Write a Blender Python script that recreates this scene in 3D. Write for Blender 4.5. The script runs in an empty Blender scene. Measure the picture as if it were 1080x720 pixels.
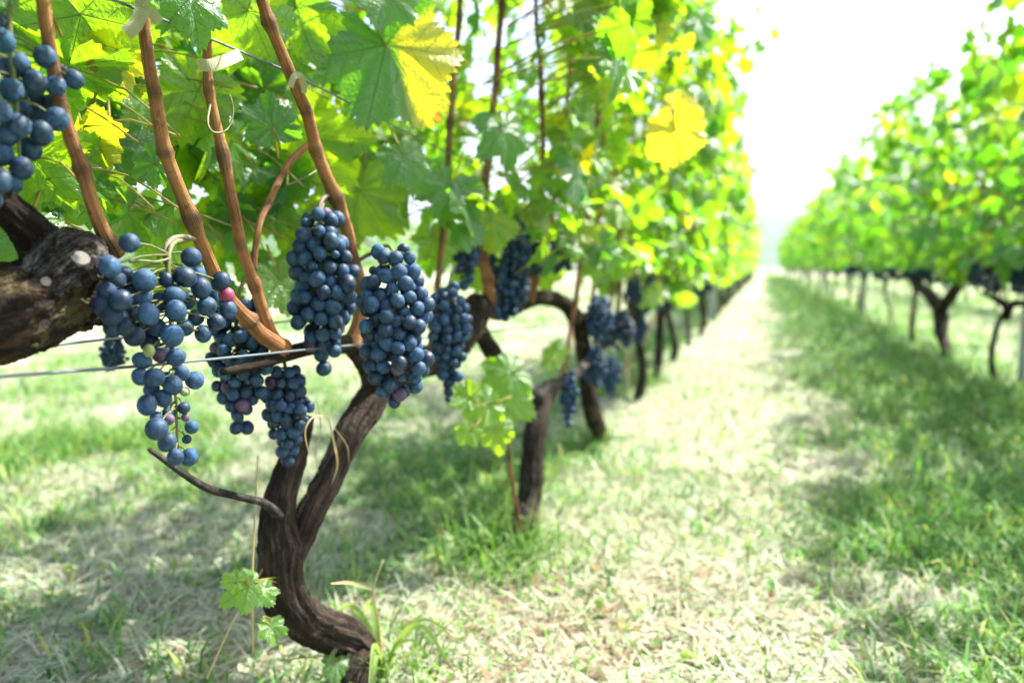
import bpy, math, random
import numpy as np
from mathutils import Vector, noise as mnoise

# ------------------------------------------------------------------ camera, world, sun, exposure
S = bpy.context.scene
COL = S.collection
R = math.radians
H = 0.60                      # camera height above the ground (m)
F_PX = 780.0                  # focal length in pixels of a 1080 px wide frame
YAW, PITCH = R(18.67), R(5.71)

cam_d = bpy.data.cameras.new('camera')
cam = bpy.data.objects.new('camera', cam_d)
COL.objects.link(cam)
cam.location = (0, 0, H)
cam.rotation_euler = (math.pi / 2 - PITCH, 0, YAW)
cam_d.sensor_width = 36.0
cam_d.lens = 36.0 * F_PX / 1080.0
cam_d.clip_start = 0.01
cam_d.clip_end = 5000
cam_d.dof.use_dof = True
cam_d.dof.focus_distance = 0.70
cam_d.dof.aperture_fstop = 3.1
S.camera = cam

SUN_EL, SUN_AZ = R(54), R(42)          # azimuth from +Y (down the rows) towards +X
W = bpy.data.worlds.new('World')
S.world = W
W.use_nodes = True
wn = W.node_tree
bg = wn.nodes['Background']
sky = wn.nodes.new('ShaderNodeTexSky')
sky.sky_type = 'NISHITA'
sky.sun_disc = False
sky.sun_elevation = SUN_EL
sky.sun_rotation = SUN_AZ
sky.air_density = 1.0
sky.dust_density = 4.0
sky.ozone_density = 1.0
wn.links.new(sky.outputs['Color'], bg.inputs['Color'])
bg.inputs['Strength'].default_value = 0.14

sun_d = bpy.data.lights.new('sun', 'SUN')
sun_d.energy = 4.3
sun_d.angle = R(0.5)
sun_d.color = (1.0, 0.97, 0.91)
sun = bpy.data.objects.new('sun', sun_d)
COL.objects.link(sun)
sv = Vector((math.sin(SUN_AZ) * math.cos(SUN_EL), math.cos(SUN_AZ) * math.cos(SUN_EL), math.sin(SUN_EL)))
sun.rotation_euler = sv.to_track_quat('Z', 'Y').to_euler()
sun.location = (4, 6, 8)

vs = S.view_settings
vs.view_transform = 'Standard'
vs.look = 'None'
vs.exposure = 1.93
vs.gamma = 1.0
vs.use_curve_mapping = False
cy = S.cycles
cy.use_denoising = True
cy.max_bounces = 8
cy.diffuse_bounces = 4
cy.transmission_bounces = 6
cy.sample_clamp_indirect = 6.0

# ------------------------------------------------------------------ helpers
rng = np.random.default_rng(7)
random.seed(7)
FWD = np.array([-math.sin(YAW) * math.cos(PITCH), math.cos(YAW) * math.cos(PITCH), -math.sin(PITCH)])
RGT = np.array([math.cos(YAW), math.sin(YAW), 0.0])
UPV = np.cross(RGT, FWD)
CAM = np.array([0, 0, H])


def ray(px, py):
    return FWD + RGT * ((px - 540.0) / F_PX) - UPV * ((py - 360.0) / F_PX)


def PX(px, py, X):            # photo position on the plane x = X
    d = ray(px, py)
    return CAM + d * (X / d[0])


def PD(px, py, zc):           # photo position at a depth
    return CAM + ray(px, py) * zc


def depth_at(px, py, X):
    return X / ray(px, py)[0]


def project(P):               # N x 3 -> px, py, depth
    q = np.asarray(P) - CAM
    zc = q @ FWD
    z = np.where(np.abs(zc) < 1e-6, 1e-6, zc)
    return 540 + F_PX * (q @ RGT) / z, 360 - F_PX * (q @ UPV) / z, zc


_perm = np.random.default_rng(3).random((257, 257))


def vnoise(x, y, f=1.0, o=0):
    x = np.asarray(x, float) * f + 37.3 + o * 11.7
    y = np.asarray(y, float) * f + 91.1 + o * 5.3
    xi = np.floor(x).astype(int); yi = np.floor(y).astype(int)
    fx = x - xi; fy = y - yi
    fx = fx * fx * (3 - 2 * fx); fy = fy * fy * (3 - 2 * fy)
    g = lambda a, b: _perm[a % 256, b % 256]
    return (g(xi, yi) * (1 - fx) + g(xi + 1, yi) * fx) * (1 - fy) + (g(xi, yi + 1) * (1 - fx) + g(xi + 1, yi + 1) * fx) * fy


def ground_z(x, y):
    d = np.minimum(np.hypot(np.asarray(x), np.asarray(y)), 60) * 0
    return (vnoise(x, y, 1.6, 1) - 0.5) * 0.035 + (vnoise(x, y, 5.0, 2) - 0.5) * 0.014 + d


class MB:
    """collects vertices, faces, uvs and a per-vertex tint, then builds one mesh"""
    def __init__(s):
        s.v = []; s.f = []; s.uv = []; s.t = []; s.m = []; s.n = 0

    def add(s, v, f, uv=None, tint=None, mat=0):
        v = np.asarray(v, float).reshape(-1, 3)
        k = len(v)
        s.v.append(v)
        s.f.extend([tuple(i + s.n for i in q) for q in f])
        s.m.extend([mat] * len(f))
        s.uv.append(np.zeros((k, 2)) if uv is None else np.asarray(uv, float))
        if tint is None:
            tint = (0, .5, .5)
        t = np.asarray(tint, float)
        s.t.append(np.tile(t, (k, 1)) if t.ndim == 1 else t)
        s.n += k

    def mesh(s, name, mats, smooth=True):
        me = bpy.data.meshes.new(name)
        V = np.concatenate(s.v); UV = np.concatenate(s.uv); T = np.concatenate(s.t)
        ln = np.array([len(q) for q in s.f], dtype=np.int32)
        lv = np.fromiter((i for q in s.f for i in q), dtype=np.int32, count=int(ln.sum()))
        fill(me, V, lv, ln, UV, T)
        for m in mats:
            me.materials.append(m)
        me.polygons.foreach_set('material_index', np.array(s.m, dtype=np.int32))
        me.polygons.foreach_set('use_smooth', np.full(len(ln), smooth))
        me.update()
        return me


def fill(me, V, lv, ln, UV, T):
    st = np.concatenate([[0], np.cumsum(ln)[:-1]]).astype(np.int32)
    me.vertices.add(len(V)); me.loops.add(len(lv)); me.polygons.add(len(ln))
    me.vertices.foreach_set('co', V.astype(np.float32).ravel())
    me.loops.foreach_set('vertex_index', lv.astype(np.int32))
    me.polygons.foreach_set('loop_start', st)
    u = me.uv_layers.new(name='uv')
    u.data.foreach_set('uv', UV[lv].astype(np.float32).ravel())
    a = me.attributes.new('tint', 'FLOAT_COLOR', 'POINT')
    a.data.foreach_set('color', np.concatenate([T, np.ones((len(T), 1))], 1).astype(np.float32).ravel())
    me.update(calc_edges=True)
    me.validate()


def link(name, data, parent=None, loc=None):
    o = bpy.data.objects.new(name, data)
    COL.objects.link(o)
    if parent:
        o.parent = parent
    if loc is not None:
        o.location = loc
    return o


def tag(o, label=None, cat=None, group=None, kind=None):
    if label: o['label'] = label
    if cat: o['category'] = cat
    if group: o['group'] = group
    if kind: o['kind'] = kind
    return o


def thing(name, loc, label, cat, group=None):
    return tag(link(name, None, None, loc), label, cat, group)


def copy_tree(o, loc, rz=0.0, scale=1.0, label=None, group=None):
    r = o.copy(); COL.objects.link(r)
    r.location = loc; r.rotation_euler = (0, 0, rz); r.scale = (scale, scale, scale)
    if label: r['label'] = label
    if group: r['group'] = group
    for ch in list(o.children):
        c = ch.copy(); COL.objects.link(c); c.parent = r
        for g in list(ch.children):
            d = g.copy(); COL.objects.link(d); d.parent = c
    return r


def catmull(pts, per=6):
    P = np.asarray(pts, float)
    if len(P) < 3:
        t = np.linspace(0, 1, per + 1)[:, None]
        return P[0] * (1 - t) + P[-1] * t
    Q = np.vstack([2 * P[0] - P[1], P, 2 * P[-1] - P[-2]])
    out = []
    for i in range(1, len(Q) - 2):
        a, b, c, d = Q[i - 1:i + 3]
        for k in range(per):
            t = k / per
            out.append(0.5 * (2 * b + (c - a) * t + (2 * a - 5 * b + 4 * c - d) * t * t + (3 * b - a - 3 * c + d) * t ** 3))
    out.append(P[-1])
    return np.array(out)


def fractal(p, octv=4):
    v = 0.0; a = 1.0; f = 1.0
    for k in range(octv):
        v += a * (1 - 2 * abs(mnoise.noise(Vector(p) * f + Vector((7.1 * k, 3.3, 1.7)))) )
        a *= .55; f *= 2.1
    return v / 2.0


def tube(mb, pts, rad, nseg=8, per=6, rough=0.0, ridges=0, seed=0, tint=None, mat=0, node=None, gnarl=None):
    C = np.asarray(pts, float)
    rad = np.asarray(rad, float) if np.ndim(rad) else np.full(len(C), float(rad))
    P = catmull(C, per)
    rr = catmull(np.stack([rad, rad * 0, rad * 0], 1), per)[:, 0] if len(C) > 2 else np.linspace(rad[0], rad[-1], len(P))
    T = np.gradient(P, axis=0); T /= np.linalg.norm(T, axis=1)[:, None] + 1e-9
    ref = np.array([0.31, 0.87, 0.23]); ref /= np.linalg.norm(ref)
    N = np.cross(T[0], ref); N /= np.linalg.norm(N) + 1e-9
    L = np.concatenate([[0], np.cumsum(np.linalg.norm(np.diff(P, axis=0), axis=1))])
    V = []; UV = []; TT = []
    a = np.arange(nseg) / nseg * 2 * math.pi
    for i in range(len(P)):
        N = N - T[i] * (N @ T[i]); N /= np.linalg.norm(N) + 1e-9
        B = np.cross(T[i], N)
        r = np.full(nseg, rr[i])
        if node is not None:
            Lw = L[i] + .016 * math.sin(L[i] * 33 + seed * 1.7 + node * 400) + seed * .013
            sw = (abs((Lw / node / 2) % 1 - .5) * 4 - 1) * .0016 * (rr[i] / .006)
            nd_ = math.exp(-(((Lw / node + .5) % 1 - .5) * node / 0.007) ** 2)
            TT.append(np.tile([nd_, .5, .5], (nseg, 1)))
            r *= 1 + (.26 + .2 * math.sin(math.floor(Lw / node + .5) * 2.3 + seed)) * nd_
        if rough > 0:
            tw = L[i] * 3.0
            nn = (vnoise(np.cos(a + tw) * 2.2 + seed, np.sin(a + tw) * 2.2 + L[i] * 9, 1.0, seed) - .5) * 1.3 \
                + (vnoise(np.cos(a + tw) * 6 + seed * 3, np.sin(a + tw) * 6 + L[i] * 22, 1.0, seed + 4) - .5) * 0.7
            nn = nn + .55 * (1 - np.abs(vnoise(np.cos(a + tw) * 9 + seed, np.sin(a + tw) * 9 + L[i] * 34, 1.0, seed + 7) * 2 - 1) - .5)
            if ridges:
                nn = nn + 0.35 * np.abs(np.sin((a + tw) * ridges * .5 + 2 * nn))
            r = r * (1 + rough * nn)
        if gnarl:
            amp, sc_, stretch = gnarl
            r = r + amp * np.array([fractal((math.cos(t + L[i] * 2.0) * rr[i] * sc_ + seed, math.sin(t + L[i] * 2.0) * rr[i] * sc_, L[i] * sc_ / stretch)) - .35 for t in a])
        if node is None: sw = 0.0
        V.append(P[i] + sw * (N * .3 + B) + np.cos(a)[:, None] * r[:, None] * N + np.sin(a)[:, None] * r[:, None] * B)
        UV.append(np.stack([np.arange(nseg) / nseg, np.full(nseg, L[i])], 1))
    V = np.concatenate(V); UV = np.concatenate(UV)
    f = []
    for i in range(len(P) - 1):
        for k in range(nseg):
            k2 = (k + 1) % nseg
            f.append((i * nseg + k, i * nseg + k2, (i + 1) * nseg + k2, (i + 1) * nseg + k))
    f.append(tuple(range(nseg))[::-1])
    f.append(tuple((len(P) - 1) * nseg + k for k in range(nseg)))
    mb.add(V, f, UV, np.concatenate(TT) if TT else tint, mat)
    return P


# ------------------------------------------------------------------ materials
def new_mat(name):
    m = bpy.data.materials.new(name)
    m.use_nodes = True
    nt = m.node_tree
    nt.nodes.clear()
    out = nt.nodes.new('ShaderNodeOutputMaterial')
    return m, nt, out


class NT:
    def __init__(s, nt): s.nt = nt
    def n(s, t, **k):
        x = s.nt.nodes.new(t)
        for a, b in k.items(): setattr(x, a, b)
        return x
    def l(s, a, b): s.nt.links.new(a, b)
    def val(s, sock, v):
        if hasattr(v, 'is_output') or isinstance(v, bpy.types.NodeSocket): s.l(v, sock)
        else: sock.default_value = v
    def math(s, op, a, b=None, c=None, clamp=False):
        x = s.n('ShaderNodeMath', operation=op, use_clamp=clamp)
        s.val(x.inputs[0], a)
        if b is not None: s.val(x.inputs[1], b)
        if c is not None: s.val(x.inputs[2], c)
        return x.outputs[0]
    def mix(s, f, a, b, mode='MIX'):
        x = s.n('ShaderNodeMix', data_type='RGBA', blend_type=mode)
        s.val(x.inputs[0], f)
        for k, v in ((6, a), (7, b)):
            s.val(x.inputs[k], v if not isinstance(v, tuple) else (*v, 1)[:4])
        return x.outputs[2]
    def ramp(s, f, stops):
        x = s.n('ShaderNodeValToRGB')
        e = x.color_ramp.elements
        while len(e) < len(stops): e.new(0.5)
        for i, (p, c) in enumerate(stops):
            e[i].position = p; e[i].color = (*c, 1) if len(c) == 3 else c
        s.l(f, x.inputs[0])
        return x.outputs[0]
    def noise(s, vec=None, scale=5, detail=3, rough=.5, dist=0):
        x = s.n('ShaderNodeTexNoise')
        x.inputs['Scale'].default_value = scale; x.inputs['Detail'].default_value = detail
        x.inputs['Roughness'].default_value = rough; x.inputs['Distortion'].default_value = dist
        if vec is not None: s.l(vec, x.inputs['Vector'])
        return x.outputs[0]
    def bump(s, h, strength=.3, dist=.01):
        x = s.n('ShaderNodeBump')
        x.inputs['Strength'].default_value = strength; x.inputs['Distance'].default_value = dist
        s.l(h, x.inputs['Height'])
        return x.outputs[0]
    def bsdf(s, base, rough=.5, spec=.5, normal=None, **kw):
        x = s.n('ShaderNodeBsdfPrincipled')
        s.val(x.inputs['Base Color'], base if not isinstance(base, tuple) else (*base, 1)[:4])
        s.val(x.inputs['Roughness'], rough); s.val(x.inputs['Specular IOR Level'], spec)
        if normal is not None: s.l(normal, x.inputs['Normal'])
        for k, v in kw.items(): s.val(x.inputs[k], v)
        return x.outputs[0]


def leaf_material():
    m, nt, out = new_mat('grape_leaf')
    g = NT(nt)
    at = g.n('ShaderNodeAttribute', attribute_name='tint')
    sep = g.n('ShaderNodeSeparateColor'); g.l(at.outputs['Color'], sep.inputs[0])
    yel, bri, rnd = sep.outputs
    uv = g.n('ShaderNodeUVMap', uv_map='uv')
    sx = g.n('ShaderNodeSeparateXYZ'); g.l(uv.outputs[0], sx.inputs[0])
    ax = g.math('ABSOLUTE', sx.outputs[0]); y = sx.outputs[1]
    vein = None; second = None
    for deg, wd in ((0, .011), (50, .010), (108, .009)):
        c, s_ = math.cos(R(deg)), math.sin(R(deg))
        along = g.math('ADD', g.math('MULTIPLY', ax, s_), g.math('MULTIPLY', y, c))
        perp = g.math('ABSOLUTE', g.math('SUBTRACT', g.math('MULTIPLY', ax, c), g.math('MULTIPLY', y, s_)))
        w = g.math('SUBTRACT', wd * 1.35, g.math('MULTIPLY', along, wd * .9))
        v = g.math('SUBTRACT', 1.0, g.math('DIVIDE', perp, w), clamp=True)
        v = g.math('MULTIPLY', v, g.math('GREATER_THAN', along, 0.0))
        # side veins: chevrons leaving the main vein
        q = g.math('SUBTRACT', along, g.math('MULTIPLY', perp, .75))
        tri = g.math('ABSOLUTE', g.math('SUBTRACT', g.math('FRACT', g.math('MULTIPLY', q, 6.0)), .5))
        ch = g.math('SUBTRACT', 1.0, g.math('DIVIDE', tri, .055), clamp=True)
        ch = g.math('MULTIPLY', ch, g.math('LESS_THAN', perp, g.math('ADD', g.math('MULTIPLY', along, .38), .02)))
        ch = g.math('MULTIPLY', ch, g.math('GREATER_THAN', q, 0.0))
        vein = v if vein is None else g.math('MAXIMUM', vein, v)
        second = ch if second is None else g.math('MAXIMUM', second, ch)
    veins = g.math('MAXIMUM', vein, g.math('MULTIPLY', second, .55))
    obj = g.n('ShaderNodeTexCoord').outputs['Object']
    n1 = g.noise(obj, 45, 4, .6)
    n2 = g.noise(obj, 220, 2, .5)
    base = g.mix(bri, (.022, .085, .030), (.070, .175, .018))
    base = g.mix(g.math('MULTIPLY', n1, .5), base, (.035, .130, .050))
    yl = g.mix(rnd, (.68, .56, .03), (.55, .54, .04))
    # yellowing spreads unevenly between the veins
    ym = g.math('ADD', g.math('MULTIPLY', yel, 1.5), g.math('SUBTRACT', g.math('MULTIPLY', n1, .9), .70), clamp=True)
    ym = g.math('MULTIPLY', ym, g.math('GREATER_THAN', yel, .04))
    base = g.mix(ym, base, yl)
    # brown edges and freckles on the turning leaves
    rr = g.math('SQRT', g.math('ADD', g.math('MULTIPLY', ax, ax), g.math('MULTIPLY', y, y)))
    br = g.math('MULTIPLY', g.math('GREATER_THAN', g.math('ADD', rr, g.math('MULTIPLY', n1, .7)), 1.30), g.math('MULTIPLY', yel, .8))
    base = g.mix(br, base, (.33, .10, .02))
    n4 = g.noise(obj, 95, 3, .5, .4)
    spot = g.math('GREATER_THAN', n4, g.math('SUBTRACT', .735, g.math('MULTIPLY', rnd, .05)))
    base = g.mix(g.math('MULTIPLY', spot, .8), base, (.16, .085, .03))
    base = g.mix(g.math('MULTIPLY', veins, .75), base, (.22, .30, .09))
    back = g.n('ShaderNodeNewGeometry').outputs['Backfacing']
    surf = g.mix(g.math('MULTIPLY', back, .45), base, (.16, .24, .13))
    h = g.math('ADD', g.math('MULTIPLY', veins, -.8), g.math('ADD', g.math('MULTIPLY', n2, .7), g.math('MULTIPLY', n1, .6)))
    nb = g.bump(h, .7, .004)
    rough = g.math('ADD', .18, g.math('MULTIPLY', n1, .25))
    top = g.bsdf(surf, rough, .65, nb)
    tr = g.n('ShaderNodeBsdfTranslucent')
    tc = g.mix(bri, (.15, .50, .010), (.56, .82, .010))
    tc = g.mix(g.math('MULTIPLY', g.math('SUBTRACT', n1, .35, clamp=True), 1.1), tc, (.12, .44, .004))
    tc = g.mix(ym, tc, (.95, .82, .02))
    tc = g.mix(g.math('MULTIPLY', veins, .7), tc, (.10, .22, .03))
    tc = g.mix(g.math('MULTIPLY', spot, .8), tc, (.22, .10, .01))
    tc = g.mix(br, tc, (.4, .10, .01))
    g.l(tc, tr.inputs['Color']); g.l(nb, tr.inputs['Normal'])
    mx = g.n('ShaderNodeMixShader'); mx.inputs[0].default_value = .56
    g.l(top, mx.inputs[1]); g.l(tr.outputs[0], mx.inputs[2])
    g.l(mx.outputs[0], out.inputs[0])
    return m


def berry_material(name, dark, bloom, amount):
    m, nt, out = new_mat(name)
    g = NT(nt)
    tc = g.n('ShaderNodeTexCoord')
    ob = tc.outputs['Object']
    inf = g.n('ShaderNodeObjectInfo').outputs['Random']
    at = g.n('ShaderNodeAttribute', attribute_name='tint')
    sep = g.n('ShaderNodeSeparateColor'); g.l(at.outputs['Color'], sep.inputs[0])
    off = g.n('ShaderNodeVectorMath', operation='ADD')
    cx = g.n('ShaderNodeCombineXYZ'); g.l(g.math('MULTIPLY', inf, 3.0), cx.inputs[0]); g.l(sep.outputs[2], cx.inputs[1])
    g.l(ob, off.inputs[0]); g.l(cx.outputs[0], off.inputs[1])
    v = off.outputs[0]
    n1 = g.noise(v, 90, 4, .6, .6)
    n2 = g.noise(v, 900, 3, .6)
    n3 = g.noise(v, 330, 3, .6)
    b = g.math('ADD', g.math('MULTIPLY', n1, 2.2), g.math('MULTIPLY', n2, .7))
    b = g.math('SUBTRACT', b, .85, clamp=True)
    b = g.math('MULTIPLY', b, g.math('ADD', amount, g.math('MULTIPLY', inf, .62)))
    sp = g.math('GREATER_THAN', g.math('ADD', g.math('MULTIPLY', n3, .6), g.math('MULTIPLY', n2, .4)), .575)
    col = g.mix(b, dark, bloom)
    col = g.mix(g.math('MULTIPLY', sp, .75), col, dark)
    lt = g.math('GREATER_THAN', g.noise(v, 520, 2, .5), .69)
    col = g.mix(g.math('MULTIPLY', lt, .35), col, (.22, .27, .30))
    # stylar scar at the tip (uv v = 0 at the lower pole)
    uv = g.n('ShaderNodeUVMap', uv_map='uv')
    s2 = g.n('ShaderNodeSeparateXYZ'); g.l(uv.outputs[0], s2.inputs[0])
    scar = g.math('LESS_THAN', s2.outputs[1], .055)
    col = g.mix(scar, col, (.03, .02, .015))
    rough = g.math('ADD', .36, g.math('MULTIPLY', b, .55))
    g.l(g.bsdf(col, rough, .32, g.bump(n3, .25, .0015)), out.inputs[0])
    return m


def bark_material(name, dark, light, moss=0.0, scale=1.0):
    m, nt, out = new_mat(name)
    g = NT(nt)
    uv = g.n('ShaderNodeUVMap', uv_map='uv')
    mp = g.n('ShaderNodeMapping'); mp.inputs['Scale'].default_value = (14 * scale, 9 * scale, 1)
    g.l(uv.outputs[0], mp.inputs[0])
    ob = g.n('ShaderNodeTexCoord').outputs['Object']
    st = g.noise(mp.outputs[0], 1.6, 5, .65, 1.2)
    n1 = g.noise(ob, 26, 5, .65, .4)
    n2 = g.noise(ob, 110, 4, .6)
    f = g.math('ADD', g.math('MULTIPLY', st, .6), g.math('MULTIPLY', n1, .4))
    col = g.ramp(f, [(.30, tuple(c * .35 for c in dark)), (.48, dark), (.62, light), (.80, tuple(min(1, c * 1.5) for c in light))])
    if moss:
        col = g.mix(g.math('MULTIPLY', g.math('GREATER_THAN', n1, .56), moss), col, (.10, .085, .03))
    h = g.math('ADD', st, g.math('MULTIPLY', n2, .8))
    g.l(g.bsdf(col, .85, .2, g.bump(h, 1.0, .012)), out.inputs[0])
    return m


def cane_material():
    m, nt, out = new_mat('cane_bark')
    g = NT(nt)
    uv = g.n('ShaderNodeUVMap', uv_map='uv')
    mp = g.n('ShaderNodeMapping'); mp.inputs['Scale'].default_value = (16, 5, 1)
    g.l(uv.outputs[0], mp.inputs[0])
    ob = g.n('ShaderNodeTexCoord').outputs['Object']
    st = g.noise(mp.outputs[0], 1.4, 4, .6, .3)
    n1 = g.noise(ob, 18, 4, .6)
    col = g.ramp(g.math('ADD', g.math('MULTIPLY', st, .5), g.math('MULTIPLY', n1, .5)),
                 [(.30, (.045, .017, .008)), (.45, (.19, .078, .026)), (.60, (.33, .155, .055)), (.8, (.42, .27, .13))])
    at = g.n('ShaderNodeAttribute', attribute_name='tint')
    sep = g.n('ShaderNodeSeparateColor'); g.l(at.outputs['Color'], sep.inputs[0])
    n2 = g.noise(ob, 160, 4, .7)
    col = g.mix(g.math('MULTIPLY', sep.outputs[0], .75), col, (.030, .016, .010))
    col = g.mix(g.math('MULTIPLY', g.math('GREATER_THAN', n2, .60), .55), col, (.05, .028, .016))
    g.l(g.bsdf(col, .65, .3, g.bump(g.math('ADD', st, g.math('MULTIPLY', n2, .5)), .8, .004)), out.inputs[0])
    return m


def plain(name, col, rough=.6, var=.35, scale=40, spec=.4, metal=0.0, trans=None):
    m, nt, out = new_mat(name)
    g = NT(nt)
    ob = g.n('ShaderNodeTexCoord').outputs['Object']
    n = g.noise(ob, scale, 4, .6)
    c = g.mix(n, tuple(x * (1 - var) for x in col), tuple(min(1, x * (1 + var)) for x in col))
    b = g.bsdf(c, rough, spec, g.bump(n, .2, .002), Metallic=metal)
    if trans:
        tr = g.n('ShaderNodeBsdfTranslucent'); tr.inputs[0].default_value = (*trans, 1)
        mx = g.n('ShaderNodeMixShader'); mx.inputs[0].default_value = .4
        g.l(b, mx.inputs[1]); g.l(tr.outputs[0], mx.inputs[2]); b = mx.outputs[0]
    g.l(b, out.inputs[0])
    return m


def blade_material():
    m, nt, out = new_mat('grass_blades')
    g = NT(nt)
    at = g.n('ShaderNodeAttribute', attribute_name='tint')
    b = g.bsdf(at.outputs['Color'], .5, .35)
    tr = g.n('ShaderNodeBsdfTranslucent')
    tr2 = g.mix(1.0, at.outputs['Color'], (1.35, 1.5, .8), 'MULTIPLY')
    g.l(tr2, tr.inputs[0])
    mx = g.n('ShaderNodeMixShader'); mx.inputs[0].default_value = .35
    g.l(b, mx.inputs[1]); g.l(tr.outputs[0], mx.inputs[2])
    g.l(mx.outputs[0], out.inputs[0])
    return m


def ground_material():
    m, nt, out = new_mat('vineyard_ground')
    g = NT(nt)
    at = g.n('ShaderNodeAttribute', attribute_name='tint')
    sep = g.n('ShaderNodeSeparateColor'); g.l(at.outputs['Color'], sep.inputs[0])
    green = sep.outputs[0]
    ob = g.n('ShaderNodeTexCoord').outputs['Object']
    n1 = g.noise(ob, 3.2, 6, .65)
    n2 = g.noise(ob, 30, 5, .7)
    n3 = g.noise(ob, 140, 3, .7)
    straw = g.ramp(g.math('ADD', g.math('MULTIPLY', n2, .6), g.math('MULTIPLY', n3, .4)),
                   [(.30, (.11, .085, .055)), (.45, (.25, .25, .17)), (.62, (.42, .43, .32))])
    grass = g.ramp(g.math('ADD', g.math('MULTIPLY', n2, .5), g.math('MULTIPLY', n3, .5)),
                   [(.30, (.025, .05, .015)), (.5, (.07, .15, .03)), (.68, (.20, .29, .07))])
    f = g.math('ADD', green, g.math('MULTIPLY', g.math('SUBTRACT', n1, .5), 1.3))
    f = g.math('MULTIPLY', g.math('SUBTRACT', f, .30), 2.6, clamp=True)
    col = g.mix(f, straw, grass)
    h = g.math('ADD', n2, g.math('MULTIPLY', n3, .5))
    g.l(g.bsdf(col, .9, .15, g.bump(h, .8, .02)), out.inputs[0])
    return m


M_LEAF = leaf_material()
M_BERRY = berry_material('grape_skin', (.0015, .003, .009), (.036, .105, .210), .42)
M_DARKB = berry_material('shaded_shrivelled_grape_skin', (.002, .003, .006), (.014, .040, .085), .55)  # dark colour paints in the arm's shade, also for shrivelled berries behind
M_RED = berry_material('red_grape_skin', (.20, .012, .035), (.38, .10, .18), .3)
M_GREENB = berry_material('unripe_grape_skin', (.12, .17, .04), (.30, .36, .20), .3)
M_PURPLE = berry_material('half_ripe_grape_skin', (.035, .010, .030), (.16, .11, .20), .45)
M_BARK = bark_material('vine_bark', (.022, .015, .010), (.075, .053, .037))
M_BARKDARK = bark_material('old_arm_bark', (.012, .007, .0045), (.055, .033, .018), .45)
M_BARKGREY = bark_material('weathered_wood', (.022, .018, .015), (.24, .22, .20), 0, 2.6)
M_CANE = cane_material()
M_STEM = plain('grape_stem', (.11, .12, .04), .6, .4, 60)
M_STEMW = plain('woody_stem', (.16, .12, .09), .7, .5, 60)
M_WIRE = plain('galvanised_wire', (.11, .13, .15), .55, .3, 90, .3, .2)
M_TAPE = plain('tie_tape', (.36, .36, .23), .5, .4, 90, .4, 0, (.35, .38, .2))
M_POST = plain('concrete_post', (.36, .36, .34), .85, .3, 25)
M_STAKE = plain('bamboo_stake', (.48, .42, .24), .6, .25, 25)
M_DRY = plain('dry_straw', (.52, .42, .22), .7, .3, 40, .2, 0, (.5, .4, .2))
M_WEED = plain('weed_leaf', (.20, .30, .08), .5, .4, 25, .4, 0, (.40, .55, .08))
M_CUT = plain('cut_wood', (.15, .13, .11), .85, .6, 160)
M_BLADE = blade_material()
M_GROUND = ground_material()
M_HILL = plain('forest_hill', (.050, .085, .045), .9, .4, .02)

# ------------------------------------------------------------------ ground and hills
ROW_L, ROW_R = -0.53, 1.20


def green_amount(x, y):
    """0 = dry cuttings, 1 = living grass"""
    x = np.asarray(x, float); y = np.asarray(y, float)
    n = vnoise(x, y, 1.9, 5) * .32 + vnoise(x, y, 5.5, 6) * .36 + vnoise(x, y, 12, 7) * .32
    base = np.full_like(x, .46)
    w = (x + .19 - .06 * np.sin(y * .9)) / .36
    strip = np.exp(-w ** 4)                                               # mown cuttings beside the left row
    base = base - .30 * strip
    base = base + .50 * np.exp(-((x - .78) / .52) ** 4)
    base = base + .16 * np.exp(-((x + .85) / .20) ** 2)
    base = base - .17 / (1 + np.exp((x + 1.15) / .12))
    base = base + .30 * np.exp(-((x + 2.18) ** 2 + (y - 1.85) ** 2) / .14)
    base = base - .34 * np.exp(-((x + .25) ** 2 * 1.3 + (y - 1.15) ** 2 * .6) / .045)     # bare, hay-strewn patch
    base = base - .16 * np.exp(-((x + 1.05) ** 2 / .2 + (y - 1.1) ** 2 / .5))
    return np.clip(base + (n - .5) * (1.6 - .8 * strip), 0, 1)


def build_ground():
    def axis(lo, hi, fine_lo, fine_hi, step, far):
        a = list(np.arange(fine_lo, fine_hi + 1e-6, step))
        s = step; v = fine_hi
        while v < hi:
            s *= 1.28; v += s; a.append(min(v, hi))
        s = step; v = fine_lo; b = []
        while v > lo:
            s *= 1.28; v -= s; b.append(max(v, lo))
        return np.array(b[::-1] + a)
    xs = axis(-1500, 1500, -4.5, 3.0, .06, 0)
    ys = axis(-300, 1500, 0.2, 9.0, .06, 0)
    X, Y = np.meshgrid(xs, ys)
    Z = ground_z(X, Y)
    V = np.stack([X.ravel(), Y.ravel(), Z.ravel()], 1)
    nx, ny = len(xs), len(ys)
    i = np.arange(nx - 1)[None, :] + np.arange(ny - 1)[:, None] * nx
    lv = np.stack([i, i + 1, i + 1 + nx, i + nx], -1).reshape(-1)
    ln = np.full((nx - 1) * (ny - 1), 4, dtype=np.int32)
    ga = green_amount(X, Y).ravel()
    T = np.stack([ga, ga, ga], 1)
    me = bpy.data.meshes.new('ground')
    fill(me, V, lv, ln, V[:, :2], T)
    me.materials.append(M_GROUND)
    me.polygons.foreach_set('use_smooth', np.full(len(ln), True))
    tag(link('ground', me), kind='structure')


build_ground()


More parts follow.
